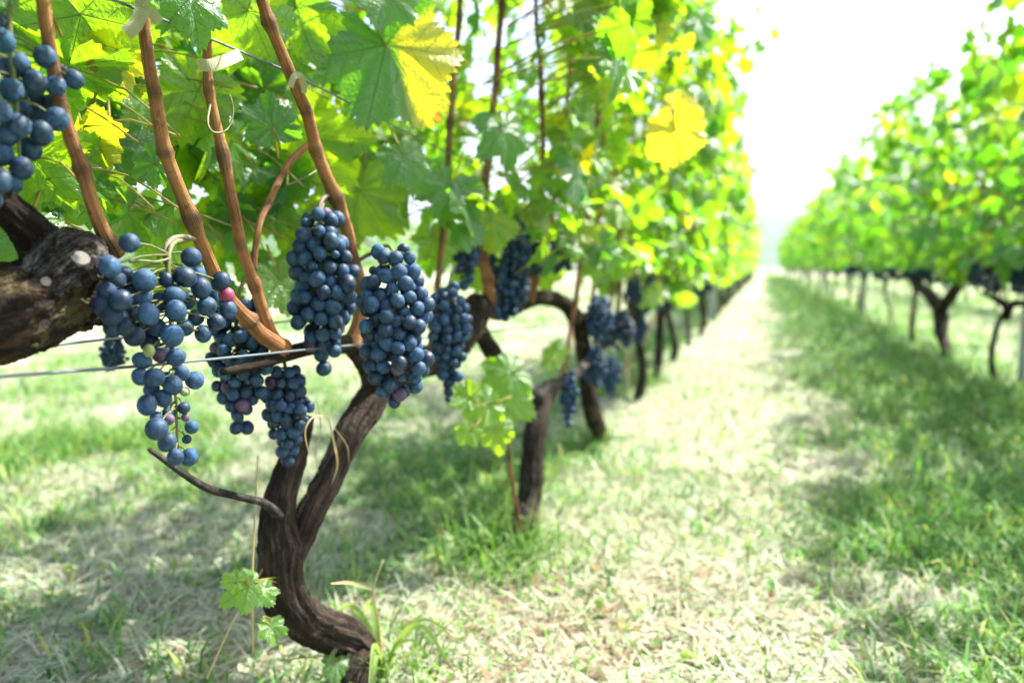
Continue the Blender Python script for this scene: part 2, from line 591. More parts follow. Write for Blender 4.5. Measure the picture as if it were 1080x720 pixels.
def build_hills():
    mb = MB()
    xs = np.linspace(-700, 900, 120)
    depth = np.linspace(0, 1, 14)
    V = []
    for j, d in enumerate(depth):
        y = 640 + d * 500
        h = (40 + 20 * np.sin(xs * .0061 + .8) + 18 * vnoise(xs, xs * 0, .012, 3) + 10 * vnoise(xs, xs * 0 + d * 3, .05, 4)) * math.sin(d * math.pi * .55)
        V.append(np.stack([xs, np.full_like(xs, y), h - 1.0], 1))
    V = np.concatenate(V)
    f = []
    n = len(xs)
    for j in range(len(depth) - 1):
        for i in range(n - 1):
            f.append((j * n + i, j * n + i + 1, (j + 1) * n + i + 1, (j + 1) * n + i))
    mb.add(V, f)
    tag(link('hills', mb.mesh('hills', [M_HILL])), kind='structure')


build_hills()


def build_haze():
    mb = MB()
    x, y0, y1, z0, z1 = 1560, -340, 1560, -3.0, 95
    V = [(-x, y0, z0), (x, y0, z0), (x, y1, z0), (-x, y1, z0), (-x, y0, z1), (x, y0, z1), (x, y1, z1), (-x, y1, z1)]
    mb.add(V, [(3, 2, 1, 0), (4, 5, 6, 7), (0, 1, 5, 4), (1, 2, 6, 5), (2, 3, 7, 6), (3, 0, 4, 7)])
    m, nt, out = new_mat('air')
    v = nt.nodes.new('ShaderNodeVolumePrincipled')
    v.inputs['Color'].default_value = (.70, .86, 1, 1)
    v.inputs['Density'].default_value = .00018
    v.inputs['Anisotropy'].default_value = .35
    nt.links.new(v.outputs[0], out.inputs['Volume'])
    tag(link('haze', mb.mesh('haze', [m], False)), kind='stuff')


build_haze()


# ------------------------------------------------------------------ leaves
_pr = [(0, 1.0), (14, .90), (28, .70), (40, .80), (52, .93), (66, .82), (80, .62), (94, .72), (108, .80), (124, .70), (140, .60), (158, .54), (170, .40), (180, .06)]


def leaf_template(N, rings, seed, teeth=True, broad=0.0):
    r_ = np.random.default_rng(seed)
    ph = np.linspace(-math.pi, math.pi, N, endpoint=False)
    d = np.abs(np.degrees(ph))
    rad = np.interp(d, [a for a, b in _pr], [b for a, b in _pr])
    rad = rad * (1 - broad) + broad * np.where(d < 172, .88 - .2 * (d / 180), rad)
    rad *= 1 + (vnoise(ph * 1.5 + 10 * seed, ph * 0 + seed) - .5) * .22
    if teeth:
        k = np.arange(N)
        rad *= 1 + np.where(k % 2 == 0, .055, -.055) * (.5 + vnoise(k * .7, k * 0 + seed)) * (d < 165)
    fold = r_.uniform(-.05, .42); droop = r_.uniform(.0, .55); rip = r_.uniform(.04, .12); p = r_.uniform(0, 6.28)
    V = [np.array([[0, 0, 0]])]; UV = [np.array([[0, 0]])]
    for j in range(1, rings + 1):
        t = j / rings
        rr = rad * t if j == rings else (rad * (.35 + .0) + .42) * t * .98 * np.where(d > 165, .4, 1.0)
        rr = np.minimum(rr, rad * t + .001) if j < rings else rr
        x = rr * np.sin(ph); y = rr * np.cos(ph)
        z = fold * np.abs(x) - droop * (rr ** 2) + rip * np.sin(ph * 5 + p) * t ** 2 + rip * .6 * np.sin(ph * 11 + 2 * p) * t ** 2
        V.append(np.stack([x, y, z], 1)); UV.append(np.stack([x, y], 1))
    V = np.concatenate(V); UV = np.concatenate(UV)
    f = []
    for k in range(N):
        k2 = (k + 1) % N
        f.append((0, 1 + k, 1 + k2))
        for j in range(rings - 1):
            a = 1 + j * N; b = 1 + (j + 1) * N
            f.append((a + k, b + k, b + k2, a + k2))
    return V, f, UV


TPL = {'hi': [leaf_template(72, 4, s) for s in range(10)],
       'broad': [leaf_template(72, 4, 40 + s, True, .6) for s in range(4)],
       'mid': [leaf_template(26, 2, 10 + s) for s in range(5)],
       'lo': [leaf_template(12, 1, 20 + s, False) for s in range(4)]}


def add_leaf(mb, pos, nrm, tip, size, tint, tpl):
    V, f, UV = tpl
    n = np.asarray(nrm, float); n /= np.linalg.norm(n)
    t = np.asarray(tip, float); t = t - n * (t @ n); t /= np.linalg.norm(t) + 1e-9
    b = np.cross(t, n)
    W_ = (V[:, :1] * b + V[:, 1:2] * t + V[:, 2:3] * n) * size + pos
    mb.add(W_, f, UV, tint)


def half_width(z):
    return np.interp(z, [.42, .60, .80, 1.0, 1.3, 1.55, 1.72], [.15, .20, .25, .29, .34, .36, .16])


BRI = [.46]


def leaf_tint(r_, side=0.0, z=1.0):
    y = r_.random()
    yel = 0.0
    if y < .025: yel = r_.uniform(.5, .9)
    elif y < .15: yel = r_.uniform(.15, .45)
    return (yel, np.clip(r_.normal(BRI[0], .33), 0, 1), r_.random())


def canopy(mb, r_, y0, y1, x0, count, tpl, zlo=.58, zhi=1.66, reject=None, petiole=True, tall=None, size=1.0, gap=.30):
    """leaves of one vine in the wall of shoots between y0 and y1, most of them near its two faces"""
    done = 0; tries = 0
    while done < count and tries < count * 8:
        tries += 1
        z = zlo + (zhi - zlo) * r_.random() ** .92
        y = r_.uniform(y0, y1)
        if tall is not None and z > tall(y): continue
        sgn = 1 if r_.random() < .58 else -1
        u = 1 - abs(r_.normal(0, .33))
        u = max(u, -.3)
        hw = half_width(z) * (1 + .25 * (vnoise(y * 1.0, z, 4.0, 9 + (sgn > 0)) - .5) * 2)
        # gaps: some cells of the wall hold few leaves
        if vnoise(y, z, 5.5, 12 + sgn) < gap and r_.random() < .72: continue
        x = x0 + sgn * u * hw
        p = np.array([x, y, z])
        if reject is not None and reject(p): continue
        n = np.array([sgn * r_.uniform(.25, 1.1), 0, r_.uniform(.0, .9)]) + r_.normal(0, .42, 3)
        t = np.array([sgn * r_.uniform(0, .6), 0, -1.0]) + r_.normal(0, .45, 3)
        s = size * r_.uniform(.042, .084) * (.85 if z > 1.45 else 1)
        add_leaf(mb, p, n, t, s, leaf_tint(r_, u, z), tpl[r_.integers(len(tpl))])
        if petiole:
            q = np.array([x0 + sgn * .35 * u * hw + r_.normal(0, .03), y + r_.normal(0, .05), z - r_.uniform(.01, .06)])
            mid = (p + q) / 2 + np.array([0, 0, .012])
            tube(mb, [q, mid, p], [.0014, .0012, .0010], 4, 2, mat=1)
        done += 1


M_PET = plain('leaf_stalk', (.30, .26, .07), .5, .4, 30, .4, 0, (.5, .4, .08))


# ------------------------------------------------------------------ generic row vines
def simple_vine(seed, detail, span=.55):
    """a vine standing at the origin: trunk, cordon, canes, foliage"""
    r_ = np.random.default_rng(seed)
    root = link('grapevine', None)
    lean = r_.uniform(-.10, .10)
    zc = .47
    mb = MB()
    base = np.array([r_.normal(0, .01), 0, -.03])
    pts = [base, base + [r_.normal(0, .02), lean * .5 + r_.normal(0, .03), .16], [r_.normal(0, .02), lean + r_.normal(0, .03), .32], [0, lean * .8, zc - .05]]
    rb = r_.uniform(.013, .020)
    tube(mb, pts, [rb * 1.35, rb * 1.0, rb * .95, rb * 1.1], 12 if detail > 1 else 8, 6, .30, 5, seed)
    link('trunk', mb.mesh('trunk', [M_BARK]), root)
    mb = MB()
    top = np.array(pts[-1])
    for s in (-1, 1):
        L_ = span - r_.uniform(.02, .12); ck = 1.0 if BRI[0] > .3 else 1.45
        tube(mb, [top + [0, 0, -.06], top + [0, s * .05, .02], [r_.normal(0, .012), s * .2, zc + r_.normal(0, .012)], [r_.normal(0, .015), s * L_, zc + r_.normal(0, .015)]],
             [rb * .85, rb * .9 * ck, rb * .8 * ck, rb * .6 * ck], 10 if detail > 1 else 6, 5, .34, 5, seed + s)
    link('cordon', mb.mesh('cordon', [M_BARKDARK]), root)
    n = int((6 if detail > 1 else 4) * span / .55)
    for k in range(n):
        y = -(span - .13) + 2 * (span - .13) * (k + .5) / n + r_.normal(0, .03)
        mb = MB()
        top_z = r_.uniform(1.3, 1.68); sx = r_.choice([-1, 1])
        tube(mb, [[0, y, zc], [sx * .02 + r_.normal(0, .01), y + r_.normal(0, .02), .62], [sx * .06 + r_.normal(0, .02), y + r_.normal(0, .04), .9],
                  [sx * .12 + r_.normal(0, .03), y + r_.normal(0, .07), 1.25], [sx * .22, y + r_.normal(0, .10), top_z]],
             [.0058, .0052, .0046, .0036, .0018], 7 if detail > 1 else 5, 7, node=.085)
        link('cane', mb.mesh('cane', [M_CANE]), root)
    mb = MB()
    canopy(mb, r_, -span, span, 0.0, int((310 if detail > 1 else 280) * span / .55), TPL['mid' if detail > 1 else 'lo'], petiole=detail > 1, zlo=.48 if BRI[0] > .3 else .55, gap=.30 if BRI[0] > .3 else .23)
    # a few long shoot tips breaking the outline
    for k in range(int(10 * span / .55)):
        y = r_.uniform(-span, span); s = r_.choice([-1, 1])
        p0 = np.array([s * r_.uniform(.1, .25), y, r_.uniform(1.35, 1.6)]); p2 = p0 + [s * r_.uniform(.05, .32), r_.normal(0, .14), r_.uniform(-.15, .34)]
        tube(mb, [p0, (p0 + p2) / 2 + [0, 0, .05], p2], [.002, .0016, .001], 4, 3, mat=1)
        for t in np.linspace(.2, 1, 6):
            add_leaf(mb, p0 * (1 - t) + p2 * t + r_.normal(0, .02, 3), [s, r_.normal(0, .5), r_.uniform(.2, 1)], [r_.normal(0, .6), r_.normal(0, .6), -.8],
                     r_.uniform(.025, .05), leaf_tint(r_), TPL['mid' if detail > 1 else 'lo'][r_.integers(4)])
    link('foliage', mb.mesh('foliage', [M_LEAF, M_PET]), root)
    return root


PROTO2 = [simple_vine(100 + i, 2) for i in range(4)]
BRI[0] = .18  # darker leaf tint paints in the shaded face of the right row
PROTOW = [simple_vine(300 + i, 1, .95) for i in range(4)]
PROTOR = [simple_vine(400 + i, 2) for i in range(3)]
BRI[0] = .46
PROTO1 = [simple_vine(200 + i, 1) for i in range(5)]
used = set()


def place_vine(proto, loc, rz, sc, label, group):
    loc = (loc[0], loc[1], float(ground_z(loc[0], loc[1])))
    if proto.name not in used:
        used.add(proto.name)
        proto.location = loc; proto.rotation_euler = (0, 0, rz); proto.scale = (sc,) * 3
        return tag(proto, label, 'grapevine', group)
    o = copy_tree(proto, loc, rz, sc, label, group)
    o['category'] = 'grapevine'
    return o


left_y = [3.35, 3.95, 4.75, 5.75, 6.75]
while left_y[-1] < 46: left_y.append(left_y[-1] + .98 + .06 * math.sin(left_y[-1] * 9))
right_y = [2.45, 3.45, 4.50, 5.42]
right_y.append(6.75)
while right_y[-1] < 46: right_y.append(right_y[-1] + 1.72 + .12 * math.sin(right_y[-1] * 7))

special_l = {0: 'blurred grapevine with a thin leaning trunk, beyond the hooked trunk in the left row',
             1: 'out of focus grapevine with dark trunk, second beyond the bent trunk in the left row',
             2: 'out of focus grapevine, third beyond the bent trunk in the left row'}
special_r = {0: 'nearest grapevine of the right row, in the upper right corner',
             1: 'right row grapevine nearest the grey post, at the right edge of the photo',
             2: 'right row grapevine with a dark leaning trunk beside the grey post',
             3: 'right row grapevine with a Y forked trunk, second from the grey post'}
for i, y in enumerate(left_y):
    pr = PROTO2[i % 4] if y < 12 else PROTO1[i % 5]
    place_vine(pr, (ROW_L + .02 * math.sin(i * 2.1), y), math.pi * (i % 2) if y > 5 else 0, .97 + .07 * math.sin(i * 1.7),
               special_l.get(i, 'blurred leafy grapevine farther down the left row towards the vanishing point'), 'grapevines far down the left row' if i > 2 else 'grapevines of the left row')
for i, y in enumerate(right_y):
    if i == 3: continue
    pr = PROTOR[i % 3] if y < 6 else PROTOW[i % 4]
    place_vine(pr, (ROW_R + .02 * math.sin(i * 1.3), y), math.pi * (i % 2), (1.0 if i < 3 else 1.12) + .08 * math.sin(i * 2.3),
               special_r.get(i, 'blurred leafy grapevine farther down the right row behind the forked trunk'), 'grapevines far down the right row' if i > 3 else 'grapevines of the right row')
for i in range(22):
    place_vine(PROTO1[i % 5], (-8.0 + .03 * math.sin(i), 3.0 + i * 1.0), math.pi * (i % 2), 1.0 + .08 * math.sin(i * 1.9),
               'grapevine of the next row over, glimpsed through the leaves of the left row', 'grapevines of the row behind the left row')
for i in range(16):
    place_vine(PROTOW[(i + 3) % 4], (3.1 + .03 * math.sin(i), 5.0 + i * 1.7), math.pi * (i % 2), .95 + .08 * math.sin(i * 1.9),
               'grapevine of the outer row glimpsed under the leaves of the right row', 'grapevines of the row behind the right row')


# ------------------------------------------------------------------ hand-built near vines
def part_tube(name, root, mat, pts, rad, nseg=12, per=7, rough=0.0, ridges=0, seed=0, node=None, label=None, parent=None, gnarl=None):
    mb = MB()
    if name == 'cane': rad = np.asarray(rad) * .9
    o0 = np.array(root.location)
    P = tube(mb, np.asarray(pts) - o0, rad, nseg, per, rough, ridges, seed, node=node, gnarl=gnarl)
    o = link(name, mb.mesh(name, [mat]), parent or root)
    if label: o['label'] = label
    return o


def pxpath(lst, dx=0.0):
    """[(px, py, X, width px)] -> points, radii"""
    pts = []; rad = []
    for px, py, X, w in lst:
        pts.append(PX(px, py, X + dx)); rad.append(w * .47 / F_PX * depth_at(px, py, X + dx))
    return np.array(pts), np.array(rad)


def root_at(x, y, label):
    return thing('grapevine', (x, y, 0.0), label, 'grapevine', 'near grapevines of the left row')


# vine A: trunk out of frame, thick old arm reaching in from the left
VA = root_at(-.55, .02, 'gnarled old grapevine whose thick dark arm enters from the left edge')
p, r = pxpath([(-330, 350, -.53, 62), (-160, 352, -.53, 84), (-40, 345, -.53, 92), (20, 328, -.53, 92), (62, 312, -.53, 84), (96, 312, -.53, 58), (128, 325, -.53, 36)])
part_tube('arm', VA, M_BARKDARK, p, r, 110, 42, .22, 0, 3, gnarl=(.0085, 62, 2.6))
part_tube('trunk', VA, M_BARK, [[-.55, .02, -.03], [-.53, .03, .2], [-.56, 0.0, .38], p[0] + [0, 0, -.01]], [.045, .036, .033, r[0] * .9], 22, 8, .3, 6, 5)
p, r = pxpath([(-60, 150, -.525, 30), (-8, 205, -.525, 32), (22, 232, -.525, 34), (48, 262, -.53, 44), (62, 300, -.53, 44)])
part_tube('stub_branch', VA, M_BARKDARK, p, r, 64, 30, .16, 0, 8, gnarl=(.004, 120, 4.0))
p, r = pxpath([(40, 300, -.515, 44), (66, 278, -.508, 56), (84, 268, -.505, 50), (98, 290, -.505, 34)])
part_tube('spur_knob', VA, M_BARKGREY, p, r, 90, 34, .20, 0, 11, gnarl=(.0085, 85, 1.2), label='weathered grey knob with pale cut scars')
p, r = pxpath([(66, 276, -.51, 26), (72, 258, -.508, 26), (80, 245, -.506, 22)])
part_tube('pruning_stub', VA, M_BARKGREY, p, r, 48, 20, .15, 0, 14, gnarl=(.004, 110, 1.6))
for (cx, cy_, X, w) in ((53, 296, -.4655, 10), (88, 270, -.474, 19)):
    mb = MB()
    kv = np.array([v.co for ob in VA.children if ob.name.startswith(('spur_knob', 'arm')) for v in ob.data.vertices]) + np.array(VA.location)
    kx, ky, kz = project(kv); near = np.hypot(kx - cx, ky - cy_) < 5
    c = kv[near][np.argmin(kz[near])] if near.any() else PX(cx, cy_, X)
    ww = w * .5 / F_PX * depth_at(cx, cy_, X)
    nrm = CAM - c; nrm /= np.linalg.norm(nrm); nrm = nrm + (UPV * .25 if w < 14 else UPV * 1.0 + RGT * .4); nrm /= np.linalg.norm(nrm)
    tube(mb, [c - nrm * .008 - np.array(VA.location), c + nrm * .0015 - np.array(VA.location)], [ww * 1.15, ww], 14, 3)
    link('pruning_cut', mb.mesh('pruning_cut', [M_CUT], False), VA)
p, r = pxpath([(125, 268, -.505, 19), (102, 226, -.50, 17), (76, 150, -.497, 17), (57, 70, -.494, 16), (44, -5, -.49, 16), (30, -110, -.48, 13), (18, -260, -.46, 8)])
part_tube('cane', VA, M_CANE, p, r, 14, 9, node=.072)

# vine B: the near S-shaped trunk
VB = root_at(-.545, .89, 'near grapevine with an S bent trunk split in two below the bunches')
p, r = pxpath([(364, 775, -.505, 28), (371, 735, -.505, 26), (378, 706, -.51, 28), (383, 690, -.52, 33), (368, 673, -.535, 38), (336, 661, -.55, 40), (307, 640, -.555, 42), (297, 608, -.56, 42), (296, 574, -.565, 48), (293, 545, -.565, 36), (304, 498, -.565, 29), (316, 464, -.56, 23), (325, 438, -.555, 14)])
part_tube('trunk', VB, M_BARK, p, r, 90, 26, .16, 0, 21, gnarl=(.0055, 78, 5.0))
p, r = pxpath([(306, 592, -.55, 24), (318, 562, -.545, 28), (328, 538, -.54, 28), (350, 498, -.54, 27), (370, 453, -.54, 30), (386, 430, -.535, 33), (397, 408, -.53, 28), (388, 388, -.53, 22), (374, 370, -.53, 17)])
part_tube('limb', VB, M_BARK, p, r, 72, 24, .16, 0, 24, gnarl=(.0045, 85, 5.0))
p, r = pxpath([(392, 412, -.535, 26), (412, 400, -.535, 26), (440, 385, -.54, 28), (470, 372, -.54, 34), (490, 345, -.54, 36), (505, 322, -.54, 30)])
part_tube('cordon', VB, M_BARKDARK, p, r, 40, 16, .2, 0, 27, gnarl=(.005, 80, 3.0))
p, r = pxpath([(398, 358, -.53, 18), (372, 362, -.53, 20), (335, 366, -.53, 14), (300, 374, -.53, 16), (265, 386, -.53, 12), (235, 392, -.53, 8)])
part_tube('cordon', VB, M_BARK, p, r, 16, 8, .30, 5, 30)
# canes of vine B
CB = [
    [(300, 366, -.525, 22), (270, 348, -.52, 19), (245, 318, -.515, 17), (224, 284, -.51, 17), (198, 226, -.505, 17), (176, 160, -.50, 17), (160, 92, -.497, 16), (152, 25, -.494, 15), (148, -60, -.49, 14), (140, -220, -.47, 9)],
    [(294, 362, -.53, 18), (284, 345, -.53, 16), (264, 290, -.53, 14), (250, 235, -.53, 14), (236, 172, -.53, 13), (222, 98, -.53, 12), (216, 20, -.53, 10), (214, -90, -.52, 8)],
    [(372, 366, -.525, 22), (380, 335, -.52, 18), (378, 292, -.515, 16), (364, 238, -.51, 16), (345, 190, -.505, 16), (326, 130, -.503, 15), (306, 78, -.50, 15), (287, 28, -.497, 14), (270, -20, -.495, 14), (240, -130, -.48, 10)],
    [(268, 285, -.54, 8), (270, 260, -.54, 8), (276, 228, -.54, 8), (292, 196, -.54, 9), (308, 168, -.54, 9), (330, 148, -.53, 8)],
    [(455, 372, -.545, 10), (462, 300, -.55, 8), (470, 210, -.55, 8), (476, 120, -.56, 8), (484, 20, -.56, 7), (492, -120, -.55, 6)],
    [(520, 330, -.535, 17), (514, 300, -.535, 15), (510, 262, -.535, 13), (512, 200, -.53, 11), (520, 120, -.53, 9), (528, 20, -.52, 8), (536, -120, -.50, 6)],
]
for c in CB:
    p, r = pxpath(c)
    part_tube('cane', VB, M_CANE, p, r, 12, 9, node=.07)
p, r = pxpath([(158, 474, -.50, 5), (175, 486, -.51, 7), (200, 504, -.52, 8), (222, 516, -.53, 8), (250, 523, -.54, 8), (278, 530, -.55, 9), (296, 545, -.555, 12)])
part_tube('twig', VB, M_BARKGREY, p, r, 8, 7, .2, 3, 33, label='thin dark leafless twig')

# vine C
VC = root_at(-.477, 1.46, 'grapevine with a cut off stump and leafy suckers behind the bent trunk')
p, r = pxpath([(546, 586, -.477, 40), (549, 570, -.477, 34), (558, 528, -.48, 27), (561, 490, -.48, 25), (564, 455, -.48, 23), (570, 428, -.48, 22), (580, 409, -.48, 20)])
part_tube('trunk', VC, M_BARK, p, r, 40, 14, .16, 0, 41, gnarl=(.004, 80, 5.0))
p, r = pxpath([(561, 430, -.50, 10), (545, 408, -.51, 12), (528, 384, -.52, 15), (510, 356, -.53, 18), (498, 338, -.54, 22)])
part_tube('limb', VC, M_BARKDARK, p, r, 14, 7, .35, 5, 44)
p, r = pxpath([(564, 418, -.48, 15), (578, 409, -.48, 16), (596, 402, -.485, 12), (618, 383, -.50, 10), (638, 362, -.52, 9)])
part_tube('stub_branch', VC, M_BARKGREY, p, r, 12, 6, .35, 4, 47)
CC = [
    [(592, 404, -.48, 6), (600, 360, -.475, 6), (608, 310, -.47, 7), (618, 240, -.46, 7), (628, 150, -.44, 7), (636, 40, -.42, 6), (642, -60, -.40, 5)],
    [(560, 320, -.53, 9), (568, 280, -.52, 8), (572, 200, -.51, 7), (572, 110, -.50, 7), (566, 20, -.49, 6), (560, -100, -.47, 5)],
    [(552, 322, -.54, 9), (560, 290, -.535, 9), (576, 250, -.53, 8), (584, 210, -.53, 7), (598, 120, -.52, 6), (604, 0, -.5, 5)],
    [(540, 440, -.47, 3), (536, 470, -.47, 4), (542, 520, -.475, 5), (548, 560, -.478, 6)],
]
for c in CC:
    p, r = pxpath(c)
    part_tube('cane', VC, M_CANE, p, r, 9, 8, node=.08)

# vine D
VD = root_at(-.52, 2.49, 'grapevine with a dark trunk bent to the left like a hook, behind the stump')
p, r = pxpath([(634, 474, -.52, 22), (632, 458, -.52, 22), (624, 432, -.525, 22), (619, 405, -.53, 20), (617, 375, -.53, 20), (613, 350, -.53, 20), (603, 328, -.535, 19), (588, 316, -.54, 20), (568, 314, -.545, 19), (545, 322, -.55, 20), (520, 330, -.55, 20)])
r = r * .82
part_tube('trunk', VD, M_BARKDARK, p, r, 20, 8, .30, 5, 51)
p, r = pxpath([(613, 350, -.53, 14), (640, 340, -.53, 14), (668, 330, -.53, 13), (690, 322, -.53, 10)])
part_tube('cordon', VD, M_BARKDARK, p, r, 12, 6, .3, 5, 52)
for c in [[(622, 345, -.53, 6), (628, 280, -.52, 5), (634, 190, -.50, 5), (638, 60, -.46, 5), (642, -60, -.43, 4)],
          [(650, 336, -.53, 5), (654, 280, -.52, 5), (656, 200, -.50, 5), (664, 100, -.47, 4), (668, 0, -.44, 4)],
          [(640, 340, -.53, 5), (648, 290, -.53, 5), (650, 210, -.52, 5), (650, 130, -.5, 4)],
          [(680, 325, -.53, 4), (684, 270, -.51, 4), (688, 180, -.48, 4)],
          [(650, 400, -.56, 4), (672, 370, -.55, 4), (690, 335, -.54, 4)]]:
    p, r = pxpath(c)
    part_tube('cane', VD, M_CANE, p, r, 8, 8, node=.09)

# right row: the forked vine
VR = thing('grapevine', (1.17, 5.4, 0.0), special_r[3], 'grapevine', 'grapevines of the right row')
p, r = pxpath([(1003, 386, 1.17, 13), (1000, 374, 1.17, 12), (993, 350, 1.17, 12), (991, 328, 1.18, 14), (982, 312, 1.18, 12), (968, 300, 1.18, 11), (966, 285, 1.19, 10)])
part_tube('trunk', VR, M_BARKDARK, p, r, 12, 7, .3, 5, 61)
p, r = pxpath([(990, 332, 1.18, 10), (1000, 316, 1.18, 12), (1012, 300, 1.19, 12), (1028, 288, 1.2, 11), (1050, 284, 1.2, 9)])
part_tube('limb', VR, M_BARKDARK, p, r, 12, 7, .3, 5, 62)
r_ = np.random.default_rng(404)
for k in range(6):
    mb = MB(); y = -.4 + k * .16; sx = (-1) ** k
    tube(mb, [[.03, y, .52], [.03 + sx * .03, y, .8], [.03 + sx * .08, y + .03, 1.1], [.03 + sx * .16, y - .02, 1.5]], [.0055, .005, .004, .002], 6, 6, node=.09)
    link('cane', mb.mesh('cane', [M_CANE]), VR)
mb = MB()
BRI[0] = .18  # right row's shade put into this vine's leaf colour too
canopy(mb, r_, -.75, .75, .03, 440, TPL['mid'], zlo=.54, gap=.17)
fo = link('foliage', mb.mesh('foliage', [M_LEAF, M_PET]), VR); fo.scale = (1.1, 1.0, 1.1)


BRI[0] = .46
# ---- near foliage
HERO = PX(430, 85, -.455)


def near_reject(p):
    d = np.array(p) - HERO; k = d @ np.array(sv)
    if k > .03 and np.linalg.norm(d - k * np.array(sv)) < .07: return True
    x, y, zc = project(p)
    if zc < .42: return zc > -.3
    inside = -70 < x < 1150 and -90 < y < 760
    if not inside: return False
    if zc < 1.02 and p[0] > -.565: return True
    if p[0] > -.44 and zc < 1.35 and x < 640: return True
    lim = np.interp(x, [-70, 60, 130, 200, 300, 400, 480, 560, 700], [225, 225, 275, 300, 318, 282, 290, 300, 310])
    if zc < 1.7 and y > lim - (18 if p[0] > -.7 else -14): return True
    return False


def near_foliage(root, y0, y1, count, seed, extra=(), back=0, zhi=1.66):
    r_ = np.random.default_rng(seed)
    mb = MB()
    o = np.array(root.location)
    canopy(mb, r_, y0, y1, ROW_L - .02, count, TPL['hi'], zlo=.60, zhi=zhi, reject=near_reject, size=.84)
    # the far face of the wall, seen between the canes
    for k in range(back):
        p = np.array([r_.uniform(-1.02, -.66), r_.uniform(y0, y1 + .1), r_.uniform(.54, 1.05)])
        if vnoise(p[1], p[2], 7.0, 31) < .37 or near_reject(p): continue
        n = np.array([r_.choice([-1, 1]) * r_.uniform(.3, 1), r_.normal(0, .4), r_.normal(.2, .4)])
        add_leaf(mb, p, n, [r_.normal(0, .5), r_.normal(0, .5), -1], r_.uniform(.034, .064), leaf_tint(r_), TPL['hi'][r_.integers(6)])
    for (px, py, X, w, ang, tint, tilt, ti) in extra:
        c = PX(px, py, X); zc = depth_at(px, py, X)
        s = w / F_PX * zc / 1.55
        view = (CAM - c); view /= np.linalg.norm(view)
        nrm = view * (1 - abs(tilt[0]) * .3) + RGT * tilt[0] + UPV * tilt[1]
        a = R(ang)
        tip = RGT * math.sin(a) - UPV * math.cos(a)      # ang = 0: tip points down in the photo
        add_leaf(mb, c - tip * s * .35, nrm, tip, s, tint, TPL['hi'][ti % 6] if ti < 10 else TPL['broad'][ti % 4])
        q = c - tip * s * .35
        tube(mb, [q - tip * s * .9 - view * .02, q - tip * s * .4 - view * .004, q], [.0016, .0014, .0012], 5, 3, mat=1)
    for v in mb.v: v -= o
    return link('foliage', mb.mesh('foliage', [M_LEAF, M_PET]), root)


GREEN, MIDG, DARKG = (0, .75, .4), (0, .5, .4), (0, .12, .4)
near_foliage(VA, -.75, .50, 110, 71, [
    (105, 40, -.58, 140, 40, (0, .6, .3), (.3, -.2), 0),
    (20, 262, -.60, 90, -20, (0, .5, .3), (.2, .3), 1),
], back=150, zhi=1.1)
near_foliage(VB, .30, 1.30, 130, 72, [
    (286, 122, -.54, 58, 190, DARKG, (.1, .2), 2),
    (155, 177, -.57, 42, -60, DARKG, (-.2, .1), 3),
    (205, 15, -.49, 75, 20, (0, .2, .6), (.2, .6), 1),
    (318, 28, -.55, 90, 15, MIDG, (-.3, .2), 4),
    (255, 35, -.58, 105, -15, GREEN, (.3, -.2), 5),
    (300, 310, -.60, 70, 20, MIDG, (.2, .5), 0),
    (375, 225, -.62, 110, -10, (0, .95, .3), (.2, -.3), 2),
    (330, 165, -.62, 120, 30, (0, .8, .3), (-.3, -.2), 3),
    (200, 115, -.66, 95, -25, (.15, .95, .3), (.2, .1), 4),
    (120, 175, -.68, 90, 5, (.1, .2, .3), (.1, .1), 5),
    (402, 8, -.47, 75, -15, (0, .25, .5), (.3, .6), 0),
    (432, 178, -.47, 62, 25, (0, .2, .5), (.4, .5), 1),
], back=470, zhi=1.12)
near_foliage(VC, 1.05, 1.95, 500, 73, [
    (535, 150, -.43, 70, 20, (0, .2, .6), (.5, .5), 1),
    (470, 212, -.49, 72, -20, (0, .3, .6), (.3, .5), 2),
    (520, 245, -.47, 62, 15, (.3, .6, .6), (.2, -.2), 3),
    (612, 25, -.38, 78, -15, (.1, .9, .6), (.2, .1), 4),
    (700, 62, -.27, 50, 15, (.2, .8, .6), (.2, -.2), 5),
    (598, 165, -.42, 60, 10, (0, .5, .6), (.6, .4), 0),
    (462, 262, -.56, 50, 20, (0, .8, .6), (.2, .3), 2),
    (556, 250, -.53, 48, -20, (.2, .9, .6), (.2, .1), 3),
    (500, 285, -.60, 60, 20, (0, .8, .6), (.2, .3), 4),
    (575, 290, -.56, 44, 0, (.1, .9, .6), (.3, .3), 5),
    # suckers low on the stump
    (528, 400, -.46, 58, -60, (0, .7, .4), (.2, .4), 1),
    (506, 430, -.46, 44, -70, (0, .9, .4), (.1, .3), 2),
    (547, 428, -.455, 48, 60, (0, .85, .4), (.3, .5), 3),
    (487, 415, -.47, 36, -120, (.05, .95, .4), (.2, .2), 4),
    (524, 462, -.46, 40, 10, (.15, .95, .4), (.1, .1), 5),
    (492, 460, -.47, 30, -40, (.1, .95, .4), (.1, .1), 0),
    (540, 395, -.455, 34, 130, (0, .7, .4), (.2, .4), 1),
    (588, 374, -.47, 26, 30, (.1, .9, .4), (.2, .3), 2),
    (578, 382, -.47, 22, -60, (.1, .9, .4), (.2, .3), 3),
])
near_foliage(VD, 1.85, 3.0, 360, 74, [
    (716, 152, -.18, 66, 10, (1, .8, .6), (.2, -.1), 12),
    (722, 122, -.18, 44, 60, (.8, .6, .1), (.3, .2), 13),
    (690, 40, -.25, 40, -15, (.5, .9, .6), (.3, -.1), 4),
])


